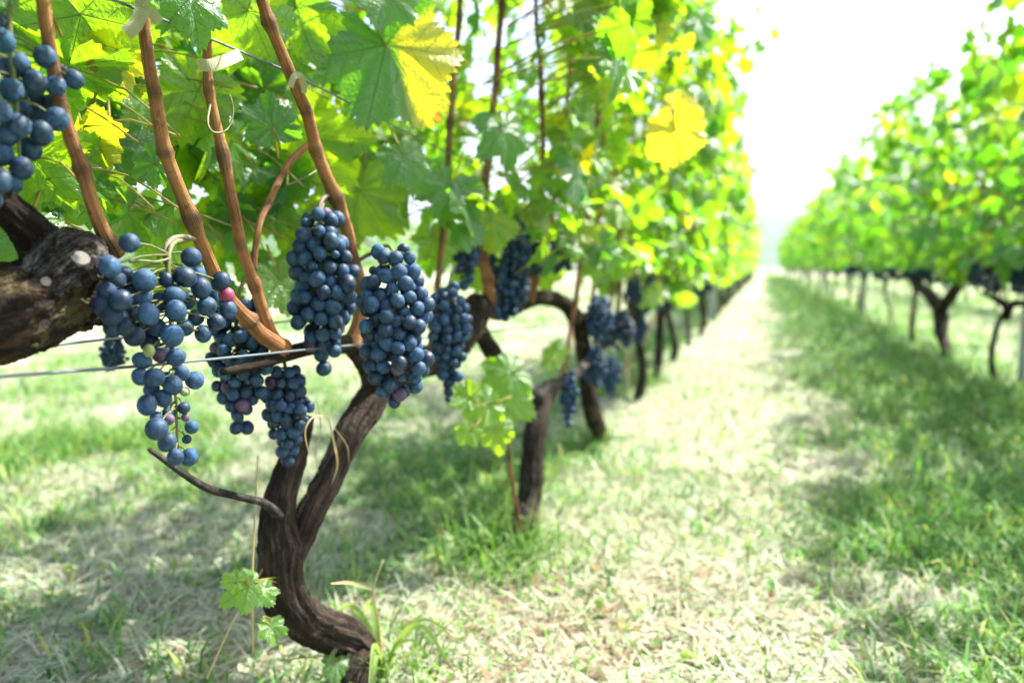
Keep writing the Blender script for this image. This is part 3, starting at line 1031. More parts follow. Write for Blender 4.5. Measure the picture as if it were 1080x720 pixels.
# the big half-yellow leaf in the middle: its own part, its colour split along the midrib
def hero_leaf():
    V, f, UV = leaf_template(110, 6, 42, True, .35)
    V = V.copy(); V[:, 2] *= .55
    c = PX(432, 84, -.455); zc = depth_at(432, 84, -.455)
    s = 142 / F_PX * zc / 1.45
    view = CAM - c; view /= np.linalg.norm(view)
    nrm = view * .85 + UPV * .28 + RGT * .12; nrm /= np.linalg.norm(nrm)
    a = R(38)
    tip = RGT * math.sin(a) - UPV * math.cos(a)
    t = tip - nrm * (tip @ nrm); t /= np.linalg.norm(t)
    b = np.cross(t, nrm)
    base = c - t * s * .42
    Wd = (V[:, :1] * b + V[:, 1:2] * t + V[:, 2:3] * nrm) * s + base - np.array(VB.location)
    side = V[:, 0] * (1 if (b @ RGT) > 0 else -1)
    yel = np.clip((side - .0) * 14 + (V[:, 1] - .28) * 6, -1, 1) * .5 + .5
    yel *= np.clip((V[:, 1] + .10) * 8, 0, 1)
    tint = np.stack([yel, np.full(len(V), .12), np.full(len(V), .35)], 1)
    mb = MB(); mb.add(Wd, f, UV, tint)
    o = link('leaf', mb.mesh('leaf', [M_LEAF]), VB)
    o['label'] = 'large leaf, half blue green and half bright yellow with an orange edge'
    mb = MB()
    q = base - np.array(VB.location)
    tube(mb, [q, q - t * s * .5 + UPV * .01, q - t * s * 1.1 - view * .02], [.0014, .0016, .002], 6, 4)
    link('leaf_stalk', mb.mesh('leaf_stalk', [M_PET]), o)


hero_leaf()

# ------------------------------------------------------------------ grape bunches
def berry_mesh(name, mat, seg=20, rings=12, seed=0):
    mb = MB()
    V = []; UV = []
    for j in range(rings + 1):
        th = math.pi * j / rings
        for k in range(seg):
            ph = 2 * math.pi * k / seg
            V.append((math.sin(th) * math.cos(ph), math.sin(th) * math.sin(ph), -math.cos(th) * 1.06)); UV.append((k / seg, j / rings))
    f = []
    for j in range(rings):
        for k in range(seg):
            k2 = (k + 1) % seg
            f.append((j * seg + k, j * seg + k2, (j + 1) * seg + k2, (j + 1) * seg + k))
    V = np.array(V)
    V *= 1 + .03 * np.sin(V[:, :1] * 2 + seed) + .02 * np.sin(V[:, 1:2] * 3 + seed)
    V *= .009
    mb.add(V, f, np.array(UV))
    me = mb.mesh(name, [mat])
    return me


B_MESH = [berry_mesh('berry', M_BERRY, seed=s) for s in range(3)]
B_RED = berry_mesh('berry', M_RED)
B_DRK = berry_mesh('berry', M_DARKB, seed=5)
B_GRN = berry_mesh('berry', M_GREENB)
B_PUR = berry_mesh('berry', M_PURPLE)


def pack(L, profile, rb, r_, squash=.85, limit=95):
    """berry centres hanging along -z from 0 to -L; profile(t) = half width"""
    pts = []
    a0b = r_.uniform(0, 6)
    z = -rb * .8
    while z > -L + rb * .5:
        t = -z / L
        Rw = max(profile(t) - rb, .0)
        if Rw < rb * .5:
            pts.append([r_.normal(0, rb * .2), r_.normal(0, rb * .2), z])
        else:
            n = max(2, int(2 * math.pi * Rw / (2.0 * rb)))
            a0 = r_.uniform(0, 6.28)
            for k in range(n):
                a = a0 + 2 * math.pi * k / n + r_.normal(0, .08)
                q = Rw * r_.uniform(.70, 1.14) * (1 + .16 * math.sin(a * 2 + z * 60 + a0b))
                pts.append([q * math.cos(a), q * math.sin(a) * squash, z + r_.normal(0, rb * .6)])
        z -= rb * 1.62
    P = np.array(pts)
    for it in range(30):
        D = P[:, None] - P[None]
        d = np.linalg.norm(D, axis=2) + np.eye(len(P))
        o = np.clip(1.86 * rb - d, 0, None) * .5
        np.fill_diagonal(o, 0)
        P = P + (D / d[..., None] * o[..., None]).sum(1) * .6
    return P[:limit]


def stem_mesh(mb, P, L, top, r_, every=1):
    """main stalk plus a pedicel to each berry"""
    tube(mb, [top, (0, 0, 0), (r_.normal(0, .002), 0, -L * .5), (0, 0, -L * .95)], [.0022, .0022, .0017, .0009], 6, 5)
    for i, q in enumerate(P[::every]):
        if q[2] > -.006 and math.hypot(q[0], q[1]) > .02 and i % 3: continue
        z0 = min(0, q[2] + .010)
        a = np.array([0, 0, z0])
        tube(mb, [a, (a + q) / 2 + [0, 0, .003], q], [.0010, .0008, .0007], 4, 2)


def near_bunch(label, px, y0, y1, wpx, X, profile, seed, mats=None, bd=None, top=None, group='near blue grape bunches', given=None, limit=95):
    """individual berries; px position of the top centre, y0 top, y1 bottom, half width, on plane X"""
    r_ = np.random.default_rng(seed)
    zc = depth_at(px, (y0 + y1) / 2, X)
    o = PX(px, y0, X)
    sc = zc / F_PX
    L = (y1 - y0) * sc
    rb = (bd or 16) * .5 * sc
    b = thing('grape_bunch', o, label, 'grape bunch', group)
    if given:
        P = []; RAD = []; KIND = []
        for (qx, qy, dX, dd, kd) in given:
            P.append(PX(qx, qy, X + dX) - o); RAD.append(dd * .455 * sc); KIND.append(kd)
        P = np.array(P)
    else:
        P = pack(L, lambda t: profile(t) * wpx * sc, rb, r_, limit=400)
        order = np.argsort(P @ FWD)          # those facing the photo first
        rest = P[order[limit:]]; P = P[order[:limit]]
        if len(rest):
            mb = MB(); src = B_MESH[0]
            v0 = np.array([v.co for v in src.vertices]); f0 = [tuple(p.vertices) for p in src.polygons]
            for q in rest: mb.add(v0 * (rb * r_.uniform(.84, 1.06) / .009) + q, f0, np.tile([.5, .5], (len(v0), 1)), (0, .5, r_.random()))
            link('berries', mb.mesh('berries', [M_BERRY]), b)['kind'] = 'stuff'
        RAD = [rb * (r_.uniform(.84, 1.10) if r_.random() > .07 else r_.uniform(.5, .75)) for _ in P]
        KIND = ['b' if r_.random() > .03 else 'p' for _ in P]
    # turn the packed bunch so that its near side faces up the row slightly
    tp = (PX(*top) - o) if top else np.array([-.01, 0, .05])
    mb = MB()
    stem_mesh(mb, P, L, tp, r_)
    link('stem', mb.mesh('stem', [M_STEM]), b)
    for i, (q, rad, kd) in enumerate(zip(P, RAD, KIND)):
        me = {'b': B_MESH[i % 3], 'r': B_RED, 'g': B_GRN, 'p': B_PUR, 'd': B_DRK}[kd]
        c = link('berry', me, b, q)
        c.rotation_euler = (r_.normal(0, .5), r_.normal(0, .5), r_.uniform(0, 6.28))
        s = rad / .009
        c.scale = (s * r_.uniform(.93, 1.05), s * r_.uniform(.93, 1.05), s * r_.uniform(.95, 1.08))
        if kd == 'r': c['label'] = 'reddish pink unripe berry'
        if kd == 'g': c['label'] = 'pale green unripe berry'
    return b


cone = lambda t: .55 + .45 * math.sin(min(t * 3.2, 1.57)) if t < .35 else max(.12, 1.0 - (t - .35) * 1.25)
cyl = lambda t: (.6 + 1.1 * t if t < .36 else 1.0) if t < .72 else max(.15, 1 - (t - .72) * 2.9)
tail = lambda t: (.7 + t if t < .3 else 1.0) if t < .6 else (max(.5, 1 - (t - .6) * 2.2) if t < .83 else .30)

g1 = [(3, 43, 0, 25), (47, 60, .006, 25), (20, 68, .0, 25), (37, 87, .008, 26), (12, 95, .004, 25), (58, 90, .006, 24), (55, 110, -.008, 24), (60, 126, .008, 28), (78, 84, .006, 23), (65, 77, -.008, 20),
      (19, 133, .006, 27), (44, 141, .01, 26), (7, 142, .0, 25), (32, 157, -.004, 25), (23, 178, .006, 25), (14, 194, .002, 20), (2, 162, -.004, 25), (1, 191, .008, 24), (-2, 117, .008, 26), (35, 100, -.014, 25),
      (-20, 60, 0, 26), (-24, 90, .006, 26), (-26, 120, 0, 26), (-22, 148, .004, 26), (-20, 176, 0, 25), (-45, 80, 0, 26), (-46, 112, .0, 26), (-42, 142, 0, 26), (-10, 212, 0, 23), (25, 112, -.018, 25), (40, 120, -.018, 25), (10, 72, -.018, 25), (-30, 30, 0, 25), (-4, 22, -.006, 24)]
g1 = [(a, b, c, d, 'b') for a, b, c, d in g1]
near_bunch('blue grape bunch cut by the upper left edge, hanging above the gnarled arm', 10, 10, 205, 50, -.50, None, 1, bd=26, given=g1, top=(30, -20, -.51), group='near blue grape bunches')

g2 = [(136, 256, 0, 21), (116, 281, .0, 22), (152, 296, .004, 24), (202, 271, .008, 23), (195, 292, .010, 26), (212, 304, .014, 24), (233, 297, .010, 23), (240, 326, .014, 23), (218, 323, .016, 22), (228, 339, .010, 22),
      (214, 352, .004, 20), (184, 312, .008, 22), (185, 328, .014, 24), (175, 295, .0, 18), (157, 331, .014, 23), (128, 317, .006, 23), (182, 354, .014, 25), (198, 317, -.004, 20), (186, 377, .010, 20),
      (191, 393, .004, 19), (182, 406, .012, 21), (163, 398, .010, 21), (148, 397, .0, 19), (150, 380, .0, 20), (205, 401, .006, 21), (172, 420, .006, 20), (155, 427, .006, 22), (194, 430, .006, 14),
      (165, 452, .012, 24), (176, 466, .004, 20), (202, 450, .004, 16), (197, 463, .0, 11), (185, 482, .006, 19), (200, 482, .010, 21), (207, 335, -.006, 20), (208, 290, -.006, 20), (118, 332, -.004, 22), (133, 345, .0, 22),
      (113, 307, -.006, 20), (142, 355, -.006, 22), (160, 410, -.006, 18), (150, 312, -.004, 22), (168, 318, -.008, 22), (140, 332, -.006, 22), (165, 345, -.004, 22), (158, 362, -.010, 22), (122, 296, -.010, 22), (140, 300, -.012, 22),
      (172, 370, -.006, 20), (195, 345, -.008, 20), (222, 311, -.008, 20), (175, 400, -.010, 18), (178, 436, -.004, 14), (165, 440, -.008, 14)]
g2 += [(120, 345, -.008, 22), (108, 322, -.01, 22), (130, 290, -.014, 22), (126, 335, -.006, 20), (148, 345, -.014, 22), (136, 312, -.010, 22)]
g2 = [(a, b, c, d, 'd' if (a < 148 and 285 < b < 365 and c < .005) or c < -.009 else 'b') for a, b, c, d in g2] + [(239, 311, .013, 19, 'r'), (157, 370, .008, 13, 'g'), (195, 413, .004, 11, 'g'), (168, 374, .0, 17, 'p'), (178, 442, .006, 13, 'p'), (196, 440, .006, 10, 'p')]  # dark berries carry the shade by the arm and inside the bunch in their colour
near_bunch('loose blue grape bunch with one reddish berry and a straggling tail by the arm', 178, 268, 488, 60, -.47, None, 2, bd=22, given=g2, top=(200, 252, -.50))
near_bunch('blue grape bunch just right of the reddish berry, crossing the lower wire', 250, 318, 462, 38, -.575, cone, 3, bd=14, top=(270, 270, -.56))
near_bunch('compact blue grape bunch hanging against the left limb of the S bent trunk', 301, 388, 494, 29, -.545, cone, 4, bd=13, top=(295, 372, -.55))
near_bunch('long blue grape bunch left of the cane, three berries hanging loose below', 338, 226, 402, 34, -.505, tail, 5, bd=16, top=(350, 205, -.52))
near_bunch('full blue grape bunch right of the cane over the fork, its right side catching sun', 415, 266, 428, 38, -.40, cyl, 6, bd=15.5, top=(395, 262, -.50))
near_bunch('blue grape bunch hanging between the large sunlit bunch and the leafy suckers', 473, 304, 426, 25, -.465, cone, 7, bd=11.5, top=(480, 280, -.52))
near_bunch('small dark grape bunch high in the leaves left of the thick brown cane', 491, 246, 302, 15, -.53, tail, 8, bd=10, top=(494, 225, -.53), group='blue bunches behind the front ones')
near_bunch('long ragged grape bunch right of the thick brown cane under the half yellow leaf', 543, 232, 336, 17, -.50, cyl, 9, bd=9.5, top=(545, 210, -.5), group='blue bunches behind the front ones')
near_bunch('grape bunch low beside the thick brown cane, touching the old cordon', 528, 282, 342, 16, -.52, cyl, 13, bd=9.5, top=(522, 268, -.52), group='blue bunches behind the front ones')
near_bunch('grape bunch hanging high by itself among leaves above the hooked dark trunk', 590, 240, 290, 13, -.47, cyl, 10, bd=8.5, top=(592, 222, -.48), group='blue bunches behind the front ones')
near_bunch('slim grape bunch hanging alone beside the cut top of the stump', 600, 392, 450, 12, -.46, cone, 11, bd=8, top=(597, 375, -.475), group='blue bunches behind the front ones')

# farther bunches: berries merged, three shared shapes
def far_bunch_proto(seed, prof, L=.15, w=.045, rb=.0085):
    r_ = np.random.default_rng(seed)
    P = pack(L, lambda t: prof(t) * w, rb, r_, limit=80)
    mb = MB()
    seg, rings = 9, 6
    V = []; UV = []
    for j in range(rings + 1):
        th = math.pi * j / rings
        for k in range(seg):
            ph = 2 * math.pi * k / seg
            V.append((math.sin(th) * math.cos(ph), math.sin(th) * math.sin(ph), -math.cos(th))); UV.append((k / seg, j / rings))
    V = np.array(V)
    f = [(j * seg + k, j * seg + (k + 1) % seg, (j + 1) * seg + (k + 1) % seg, (j + 1) * seg + k) for j in range(rings) for k in range(seg)]
    for q in P:
        mb.add(V * rb * r_.uniform(.88, 1.06) + q, f, np.array(UV), (0, .5, r_.random() * 4))
    root = link('grape_bunch', None)
    bo = link('berries', mb.mesh('berries', [M_BERRY]), root)
    mb = MB(); stem_mesh(mb, P, L, np.array([0, 0, .05]), r_, 4)
    link('stem', mb.mesh('stem', [M_STEM]), root)
    return root


FB = [far_bunch_proto(31, cone), far_bunch_proto(32, cyl, .14, .04), far_bunch_proto(33, tail, .17, .045)]
fb_used = set()


def far_bunch(i, loc, rz, sc, label, group):
    p = FB[i % 3]
    if i % 3 not in fb_used:
        fb_used.add(i % 3)
        p.location = loc; p.rotation_euler = (0, 0, rz); p.scale = (sc,) * 3
        return tag(p, label, 'grape bunch', group)
    o = copy_tree(p, loc, rz, sc, label, group); o['category'] = 'grape bunch'
    return o


for i, (px, y0, y1, X, label) in enumerate([
        (632, 315, 372, -.47, 'blurred grape bunch in front of the hooked dark trunk, upper one'),
        (628, 368, 418, -.48, 'blurred grape bunch in front of the hooked dark trunk, lower one'),
        (654, 330, 385, -.46, 'blurred grape bunch just right of the hooked dark trunk'),
        (644, 378, 424, -.50, 'blurred grape bunch lowest beside the hooked dark trunk, speckled with sunlight'),
        (690, 292, 332, -.46, 'blurred grape bunch first beyond the hooked trunk, under yellow leaves'),
        (708, 308, 338, -.47, 'blurred grape bunch second beyond the hooked trunk, half hidden by bright leaves'),
        (722, 280, 312, -.44, 'blurred grape bunch third beyond the hooked trunk, over a dark trunk'),
        (562, 246, 300, -.50, 'blurred grape bunch above the hooked trunk, half behind leaves'),
        (668, 296, 332, -.45, 'blurred grape bunch high between the hooked trunk and the next trunk'),
        (676, 334, 366, -.50, 'blurred grape bunch low between the hooked trunk and the next trunk'),
        (742, 282, 308, -.42, 'small blurred grape bunch at the sunlit edge of the left row'),
        (757, 286, 306, -.43, 'smallest blurred grape bunch at the sunlit edge of the left row'),
        (512, 252, 300, -.56, 'dark grape bunch tucked behind the thick brown cane near the old cordon'),
        (118, 352, 400, -.95, 'dark blurred grape bunch low behind the gnarled arm, near the lower wire')]):
    zc = depth_at(px, (y0 + y1) / 2, X)
    sc = (y1 - y0) / F_PX * zc / .155
    far_bunch(i, tuple(PX(px, y0, X)), i * 1.3, sc, label, 'blurred bunches of the left row')
r_ = np.random.default_rng(55)
for y in left_y[:12]:
    for k in range(3):
        far_bunch(r_.integers(3), (ROW_L + r_.uniform(.02, .12), y + r_.uniform(-.4, .4), r_.uniform(.50, .62)), r_.uniform(0, 6), r_.uniform(.8, 1.05),
                  'blurred dark grape bunch under the leaves farther down the left row', 'grape bunches far down the left row')
for y in right_y[:9]:
    for k in range(6):
        far_bunch(r_.integers(3), (ROW_R + r_.uniform(-.14, .08), y + r_.uniform(-.7, .7), r_.uniform(.56, .66)), r_.uniform(0, 6), r_.uniform(.8, 1.05),
                  'blurred dark grape bunch hanging under the leaves of the right row', 'grape bunches of the right row')

# ------------------------------------------------------------------ wires, ties, posts
def wire(pts, r, label, group='trellis wires', ns=7):
    pts = np.asarray(pts, float)
    mb = MB()
    q = pts - pts[0]
    # straight runs between the points, a hair of slack in each
    out = [q[0]]
    for a, b in zip(q[:-1], q[1:]):
        for t in (.25, .5, .75, 1):
            out.append(a * (1 - t) + b * t - np.array([0, 0, .0006 * np.linalg.norm(b - a) * (t - t * t) * 4]))
    tube(mb, out, r, ns, 1)
    o = link('trellis_wire', mb.mesh('trellis_wire', [M_WIRE]), None, pts[0])
    return tag(o, label, 'wire', group)


low = [PX(-330, 425, -.48), PX(0, 397, -.475), PX(160, 385, -.49), PX(320, 369, -.50), PX(480, 353, -.515), PX(620, 338, -.53)]
low += [(-.53, y, .46 + .01 * math.sin(y)) for y in (3.2, 6, 12, 24, 46)]
wire(low, .0013, 'steel wire crossing the left edge below the gnarled arm, behind the bunches')
up = [PX(-60, -75, -.50), PX(120, 0, -.503), PX(210, 36, -.507), PX(305, 76, -.512)]
up += [(-.53, y, .80) for y in (1.2, 3, 6, 12, 24, 46)]
wire(up, .0013, 'upper wire slanting down to the right through the leaves, with pale ties on it')
w2 = PX(110, 358, -.66)
wire([w2 + [0, -.55, 0], w2, w2 + [0, .5, -.004], (-.60, 4, .47), (-.6, 46, .47)], .0014, 'second low wire just behind the gnarled arm, seen beside the main bunch')
for z, lb in ((.49, 'lower wire of the right row, under its leaves'), (.85, 'upper wire of the right row, inside its leaves')):
    wire([(ROW_R, y, z) for y in (1, 4.2, 10, 24, 46)], .0016, lb)


def tape(pts, wd, label):
    pts = np.asarray(pts)
    mb = MB()
    P = catmull(pts, 6)
    d = np.gradient(P, axis=0); d /= np.linalg.norm(d, axis=1)[:, None]
    view = CAM - P[0]; view /= np.linalg.norm(view)
    side = np.cross(d, view); side /= np.linalg.norm(side, axis=1)[:, None]
    tw = np.linspace(-.4, .5, len(P))[:, None]
    side = side + view * tw
    th = view * .0004
    V = np.concatenate([P - side * wd + th, P + side * wd + th, P + side * wd - th, P - side * wd - th]) - pts[0]
    n = len(P); f = []
    for i in range(n - 1):
        for k in range(4):
            a, b = k * n, ((k + 1) % 4) * n
            f.append((a + i, b + i, b + i + 1, a + i + 1))
    f += [(0, 3 * n, 2 * n, n), (n - 1, 2 * n - 1, 3 * n - 1, 4 * n - 1)]
    mb.add(V, f)
    o = link('plant_tie', mb.mesh('plant_tie', [M_TAPE], False), None, pts[0])
    return tag(o, label, 'plant tie', 'pale tape ties on the upper wire')


tape([PX(133, 36, -.483), PX(143, 26, -.479), PX(150, 8, -.476), PX(147, -14, -.480)], .0052, 'pale tape tie looped round the cane at the top edge of the photo')
tape([PX(150, 10, -.4765), PX(160, 14, -.478), PX(168, 24, -.482)], .0042, 'short loose end of pale tape beside the looped tie at the top edge')
tape([PX(209, 68, -.505), PX(222, 69, -.500), PX(238, 64, -.500), PX(254, 57, -.506)], .0056, 'pale tape tie lying nearly level under the upper wire')
tape([PX(306, 92, -.49), PX(311, 80, -.486), PX(319, 82, -.487), PX(321, 98, -.492)], .0032, 'narrow pale tie fixing the cane left of the half yellow leaf')


def post(x, y, label, h=1.7):
    mb = MB(); g = .035
    for z0, z1, s in ((-.1, h, g),):
        V = []
        for z in (z0, z1 - .015, z1):
            q = s if z < z1 else s - .012
            c = .008
            V += [(q - c, -q, z), (q, -q + c, z), (q, q - c, z), (q - c, q, z), (-q + c, q, z), (-q, q - c, z), (-q, -q + c, z), (-q + c, -q, z)]
        f = [(j * 8 + k, j * 8 + (k + 1) % 8, (j + 1) * 8 + (k + 1) % 8, (j + 1) * 8 + k) for j in range(2) for k in range(8)]
        f += [tuple(range(16, 24)), tuple(range(8))[::-1]]
        mb.add(V, f)
    o = link('trellis_post', mb.mesh('trellis_post', [M_POST], False), None, (x, y, 0))
    tag(o, label, 'post', 'trellis posts')
    for z in (.49, .85, 1.3):
        mb = MB(); a = np.linspace(0, 6.28, 13)
        tube(mb, [(math.cos(t) * .045 if False else max(-.038, min(.038, .054 * math.cos(t))), max(-.038, min(.038, .054 * math.sin(t))), z) for t in a], .0018, 5, 2)
        link('wire_clip', mb.mesh('wire_clip', [M_WIRE]), o)


post(1.235, 4.18, 'grey post at the right edge of the photo, in line with the right row')
for y in (10.2, 16.2, 22.2):
    post(ROW_R, y, 'grey post lost in the blurred leaves far down the right row')
for y in (8.6, 14.6, 20.6):
    post(ROW_L, y, 'grey post lost in the blurred leaves far down the left row')


def stake(px, pyb, pyt, X, label):
    b = PX(px, pyb, X); b[2] = -.03
    t = PX(px - 2, pyt, X)
    mb = MB()
    tube(mb, [np.zeros(3), (t - b) * .5 + [.004, 0, 0], t - b], [.007, .0065, .006], 7, 6, node=.16)
    tag(link('bamboo_stake', mb.mesh('bamboo_stake', [M_STAKE]), None, b), label, 'stake', 'thin stakes along the right row')


stake(944, 352, 290, 1.2, 'thin pale stake nearest to the forked right row trunk')
stake(913, 336, 286, 1.2, 'thin pale stake second from the forked right row trunk')
stake(960, 356, 292, 1.22, 'thin dark leaning stake just left of the forked trunk')
stake(903, 332, 288, 1.2, 'thin pale stake farthest from the forked right row trunk')
stake(662, 410, 345, -.57, 'thin upright stake in the left row right of the hooked trunk')


# ------------------------------------------------------------------ grass
def grass_object():
    r_ = np.random.default_rng(99)
    allV = []; allT = []; lv = []; ln = []; base = 0

    def visible(x, y, margin=90):
        px, py, zc = project(np.stack([x, y, np.zeros_like(x)], 1))
        return (zc > .2) & (px > -margin) & (px < 1080 + margin) & (py < 720 + margin * 1.6)

    def blades(x, y, L, w, lift, bend, az, col):
        nonlocal base
        n = len(x)
        z = ground_z(x, y)
        P0 = np.stack([x, y, z - .004], 1)
        d = np.stack([np.cos(az), np.sin(az), np.zeros(n)], 1)
        s = np.stack([-np.sin(az), np.cos(az), np.zeros(n)], 1)
        up = np.array([0, 0, 1.0])
        c, sn = np.cos(lift)[:, None], np.sin(lift)[:, None]
        P1 = P0 + (d * c + up * sn) * (L * .5)[:, None]
        l2 = lift - bend
        P2 = P1 + (d * np.cos(l2)[:, None] + up * np.sin(l2)[:, None]) * (L * .5)[:, None]
        P2[:, 2] = np.maximum(P2[:, 2], z + .004)
        ws = s * w[:, None]
        V = np.stack([P0 - ws * .7, P0 + ws * .7, P1 - ws, P1 + ws, P2 - ws * .15, P2 + ws * .15], 1).reshape(-1, 3)
        k = base + np.arange(n)[:, None] * 6
        q = np.stack([k + 0, k + 1, k + 3, k + 2, k + 2, k + 3, k + 5, k + 4], -1).reshape(-1)
        allV.append(V); allT.append(np.repeat(col, 6, axis=0)); lv.append(q); ln.append(np.full(2 * n, 4))
        base += 6 * n

    # sample by area in rings of depth
    for (ya, yb, xa, xb, n, sz) in ((.55, 2.2, -2.6, 1.4, 95000, 1.0), (2.0, 5.0, -4.4, 3.0, 75000, 1.35), (5.0, 14.0, -6, 4.5, 60000, 2.1), (14.0, 46.0, -8, 7, 40000, 4.0)):
        x = r_.uniform(xa, xb, n); y = r_.uniform(ya, yb, n)
        k = visible(x, y); x = x[k]; y = y[k]
        ga = green_amount(x, y)
        g = r_.random(len(x)) < np.clip((ga - .20) * 1.6, .16, .90)
        # living grass
        xg, yg = x[g], y[g]; m = len(xg); gg = ga[g]
        L = r_.uniform(.022, .085, m) * sz ** .6 * (.6 + .9 * gg)
        wv = r_.uniform(.0012, .0032, m) * sz ** .9
        t = r_.random((m, 1))
        col = np.array([.040, .125, .025]) * (1 - t) + np.array([.15, .32, .06]) * t
        yy = r_.random((m, 1)) < .16
        col = np.where(yy, np.array([.30, .34, .09]), col)
        blades(xg, yg, L, wv, r_.uniform(.35, 1.35, m), r_.uniform(.2, 1.2, m), r_.uniform(0, 6.28, m), col)
        # dry cuttings lying about
        xs, ys = x[~g], y[~g]; m = len(xs)
        L = r_.uniform(.025, .10, m) * sz ** .5
        wv = r_.uniform(.0006, .0021, m) * sz ** .9
        t = r_.random((m, 1))
        col = np.array([.25, .25, .17]) * (1 - t) + np.array([.50, .52, .40]) * t
        bb = r_.random((m, 1)) < (.08 + .36 * np.exp(-((xs + .27) ** 2 + (ys - 1.15) ** 2 * .6) / .05))[:, None]
        col = np.where(bb, np.array([.24, .135, .085]), col)
        blades(xs, ys, L, wv, r_.uniform(.0, .60, m), r_.uniform(.0, .8, m), r_.uniform(0, 6.28, m), col)
    # tall tufts at the trunk feet
    for (tx, ty, n, hmax) in ((-.50, 1.42, 260, .16), (-.56, 1.55, 160, .15), (-.44, 1.32, 120, .10), (-.57, 2.5, 150, .12), (-2.25, 1.8, 900, .13), (-2.0, 1.95, 700, .11), (-.53, 3.9, 120, .14), (-.5, .93, 90, .13)):
        x = tx + r_.normal(0, .055 if n < 300 else .12, n); y = ty + r_.normal(0, .06 if n < 300 else .1, n)
        t = r_.random((n, 1))
        col = np.array([.05, .13, .02]) * (1 - t) + np.array([.17, .30, .05]) * t
        blades(x, y, r_.uniform(.04, hmax, n), r_.uniform(.0012, .0028, n), r_.uniform(.8, 1.5, n), r_.uniform(.2, 1.3, n), r_.uniform(0, 6.28, n), col)
    # broad low weed leaves
    n = 15000
    x = r_.uniform(-2.4, 1.4, n); y = r_.uniform(.7, 4.5, n)
    k = visible(x, y) & (vnoise(x, y, 6.0, 15) > .66); x = x[k]; y = y[k]; n = len(x)
    t = r_.random((n, 1))
    col = np.array([.06, .16, .02]) * (1 - t) + np.array([.22, .34, .04]) * t
    blades(x, y, r_.uniform(.018, .045, n), r_.uniform(.004, .009, n), r_.uniform(.2, 1.0, n), r_.uniform(.3, 1.0, n), r_.uniform(0, 6.28, n), col)
    # fallen brown and yellow leaves and scraps
    n = 420
    x = r_.uniform(-1.2, .9, n); y = r_.uniform(.8, 4.0, n)
    t = r_.random((n, 1))
    col = np.where(t < .6, np.array([.17, .085, .045]), np.array([.42, .33, .05]))
    blades(x, y, r_.uniform(.015, .04, n), r_.uniform(.005, .010, n), r_.uniform(.0, .7, n), r_.uniform(-.5, .8, n), r_.uniform(0, 6.28, n), col)
    V = np.concatenate(allV); T = np.concatenate(allT)
    me = bpy.data.meshes.new('grass')
    fill(me, V, np.concatenate(lv), np.concatenate(ln).astype(np.int32), V[:, :2], T)
    me.materials.append(M_BLADE)
    tag(link('grass', me), 'mown green grass and pale dry cuttings covering the vineyard floor', 'grass', kind='stuff')


grass_object()


# ------------------------------------------------------------------ small details
def ribbon(mb, pts, wd, mat=0):
    P = catmull(pts, 6); n = len(P)
    d = np.gradient(P, axis=0); d /= np.linalg.norm(d, axis=1)[:, None] + 1e-9
    ref = np.array([.3, -.8, .4])
    s = np.cross(d, ref); s /= np.linalg.norm(s, axis=1)[:, None] + 1e-9
    t = np.linspace(0, 1, n)
    w = (wd * np.sin(np.clip(t * .85 + .15, 0, 1) * math.pi) ** .6 + wd * .05)[:, None]
    nn = np.cross(s, d) * wd * .25
    V = np.concatenate([P - s * w, P - nn, P + s * w])
    f = []
    for i in range(n - 1):
        f += [(i, n + i, n + i + 1, i + 1), (n + i, 2 * n + i, 2 * n + i + 1, n + i + 1)]
    mb.add(V, f, mat=mat)


def weed(loc, label, seed, blades, stalk=None):
    r_ = np.random.default_rng(seed)
    b = thing('weed', loc, label, 'weed')
    for k in range(blades):
        a = r_.uniform(0, 6.28); L = r_.uniform(.05, .11)
        d = np.array([math.cos(a), math.sin(a), 0])
        mb = MB()
        ribbon(mb, [(0, 0, -.01), d * L * .25 + [0, 0, L * .6], d * L * .6 + [0, 0, L * .85], d * L * 1.0 + [0, 0, L * r_.uniform(.3, .7)]], r_.uniform(.002, .0045))
        link('leaf_blade', mb.mesh('leaf_blade', [M_WEED]), b)
    if stalk:
        mb = MB(); tube(mb, [q - np.array(loc) for q in stalk], [.0016, .0014, .0012, .001][:len(stalk)], 5, 5)
        link('stalk', mb.mesh('stalk', [M_DRY]), b)
    return b


base = PX(402, 700, -.50)
base[2] = float(ground_z(base[0], base[1]))
wd = weed(tuple(base), 'pale green weed with curling blades, right of the S bent trunk foot', 5, 16,
          [base, PX(400, 660, -.50), PX(394, 622, -.50), PX(404, 590, -.49)])
mb = MB(); ribbon(mb, [PX(394, 622, -.50) - base, PX(384, 618, -.50) - base, PX(368, 614, -.50) - base, PX(347, 615, -.50) - base], .0022)
link('dry_blade', mb.mesh('dry_blade', [M_DRY]), wd)
b2 = PX(262, 690, -.60); b2[2] = 0
mb = MB(); tube(mb, [PX(267, 688, -.575) - b2, PX(266, 610, -.565) - b2, PX(269, 540, -.56) - b2, PX(272, 480, -.555) - b2], [.0016, .0015, .0013, .0009], 5, 6)
tag(link('dry_stalk', mb.mesh('dry_stalk', [M_DRY]), None, b2), 'tall straight dry stalk standing left of the S bent trunk', 'dry stalk')
b3 = PX(218, 715, -.60); b3[2] = 0
mb = MB(); tube(mb, [PX(218, 715, -.60) - b3, PX(248, 650, -.59) - b3, PX(280, 595, -.57) - b3, PX(304, 556, -.545) - b3], [.0013, .0012, .001, .0008], 5, 5)
tag(link('dry_stalk', mb.mesh('dry_stalk', [M_DRY]), None, b3), 'dry stalk leaning slantwise against the S bent trunk', 'dry stalk')
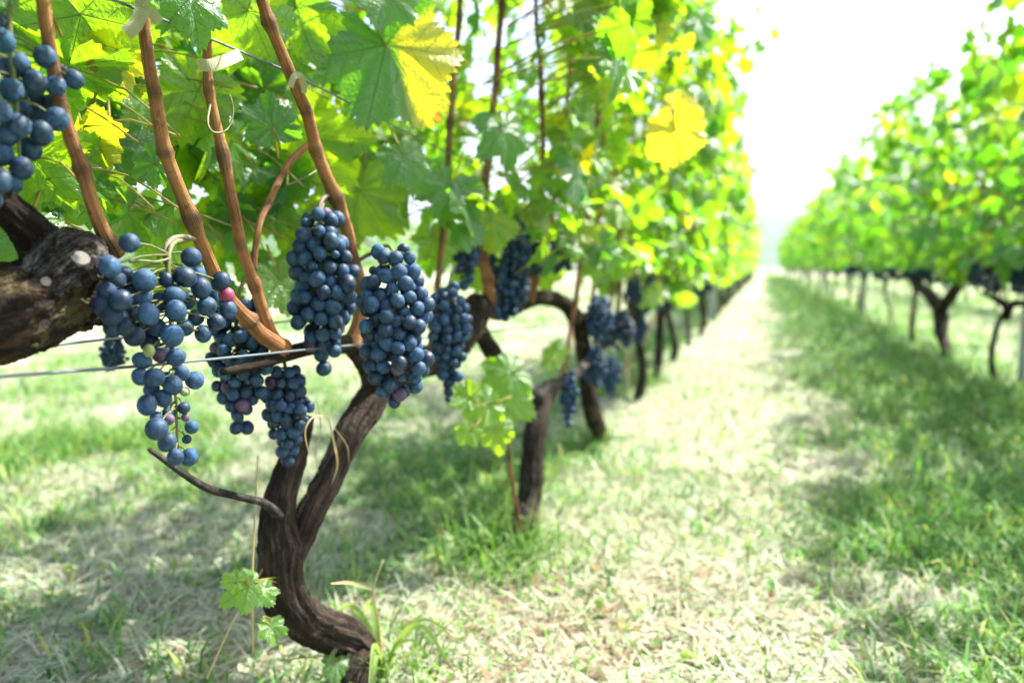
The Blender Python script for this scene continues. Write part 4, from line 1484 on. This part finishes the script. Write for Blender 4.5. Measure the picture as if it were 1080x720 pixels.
# dead leaf stalks and straw hanging in the fork
o = np.array(VB.location)
for c in ([(335, 425, -.525, 3), (338, 450, -.52, 4), (333, 480, -.52, 3), (336, 500, -.52, 2)], [(346, 440, -.515, 5), (352, 465, -.512, 6), (356, 490, -.515, 4), (350, 510, -.52, 2)],
          [(344, 438, -.517, 3), (330, 440, -.515, 4), (322, 455, -.515, 3), (326, 480, -.515, 2)], [(352, 450, -.515, 3), (366, 470, -.512, 3), (368, 490, -.513, 2)]):
    p, r = pxpath(c)
    mb = MB(); ribbon(mb, p - o, r.max() * .4)
    link('dry_fibre', mb.mesh('dry_fibre', [M_DRY]), VB)
# low shoot leaf on the trunk
mb = MB()
for (px, py, w, ang, ti) in ((262, 618, 46, -50, 1), (250, 612, 24, -110, 2), (276, 622, 30, 30, 3), (285, 660, 30, 0, 4), (354, 700, 30, -10, 5), (272, 430, 0, 0, 0)):
    if not w: continue
    c = PX(px, py, -.53); zc = depth_at(px, py, -.53); s = w / F_PX * zc / 1.5
    a = R(ang); tip = RGT * math.sin(a) - UPV * math.cos(a)
    view = CAM - c; view /= np.linalg.norm(view)
    add_leaf(mb, c - o, view + UPV * .6 + RGT * .3, tip, s, (0, .8, .3), TPL['hi'][ti])
    tube(mb, [c - o, c - o - tip * .01 + [-.01, 0, 0], PX(296, py - 4, -.555) - o], [.001, .001, .0012], 4, 3, mat=1)
link('sucker_leaves', mb.mesh('sucker_leaves', [M_LEAF, M_PET]), VB)
# tendrils and grey curl above the main bunch
for c in ([(205, 252, -.505, 5), (196, 250, -.49, 6), (184, 251, -.485, 6), (177, 258, -.48, 7), (175, 270, -.475, 7), (178, 286, -.47, 5)],
          [(136, 276, -.475, 3), (150, 275, -.47, 3), (165, 276, -.468, 3), (178, 273, -.468, 3)],
          [(352, 205, -.51, 5), (342, 208, -.505, 5), (336, 222, -.503, 5), (338, 240, -.503, 4)],
          [(378, 275, -.515, 4), (388, 269, -.49, 5), (396, 268, -.46, 5), (403, 280, -.42, 4)],
          [(302, 196, -.53, 2), (320, 188, -.52, 2), (334, 180, -.52, 2)],
          [(222, 108, -.53, 3), (219, 130, -.52, 3), (226, 140, -.515, 3), (240, 136, -.515, 2), (246, 118, -.515, 2), (243, 100, -.52, 1)]):
    p, r = pxpath(c)
    part_tube('fruit_stalk' if c[0][3] > 3 else 'tendril', VB, M_STEMW if c[0][3] > 3 else M_STEM, p, r, 7, 7)
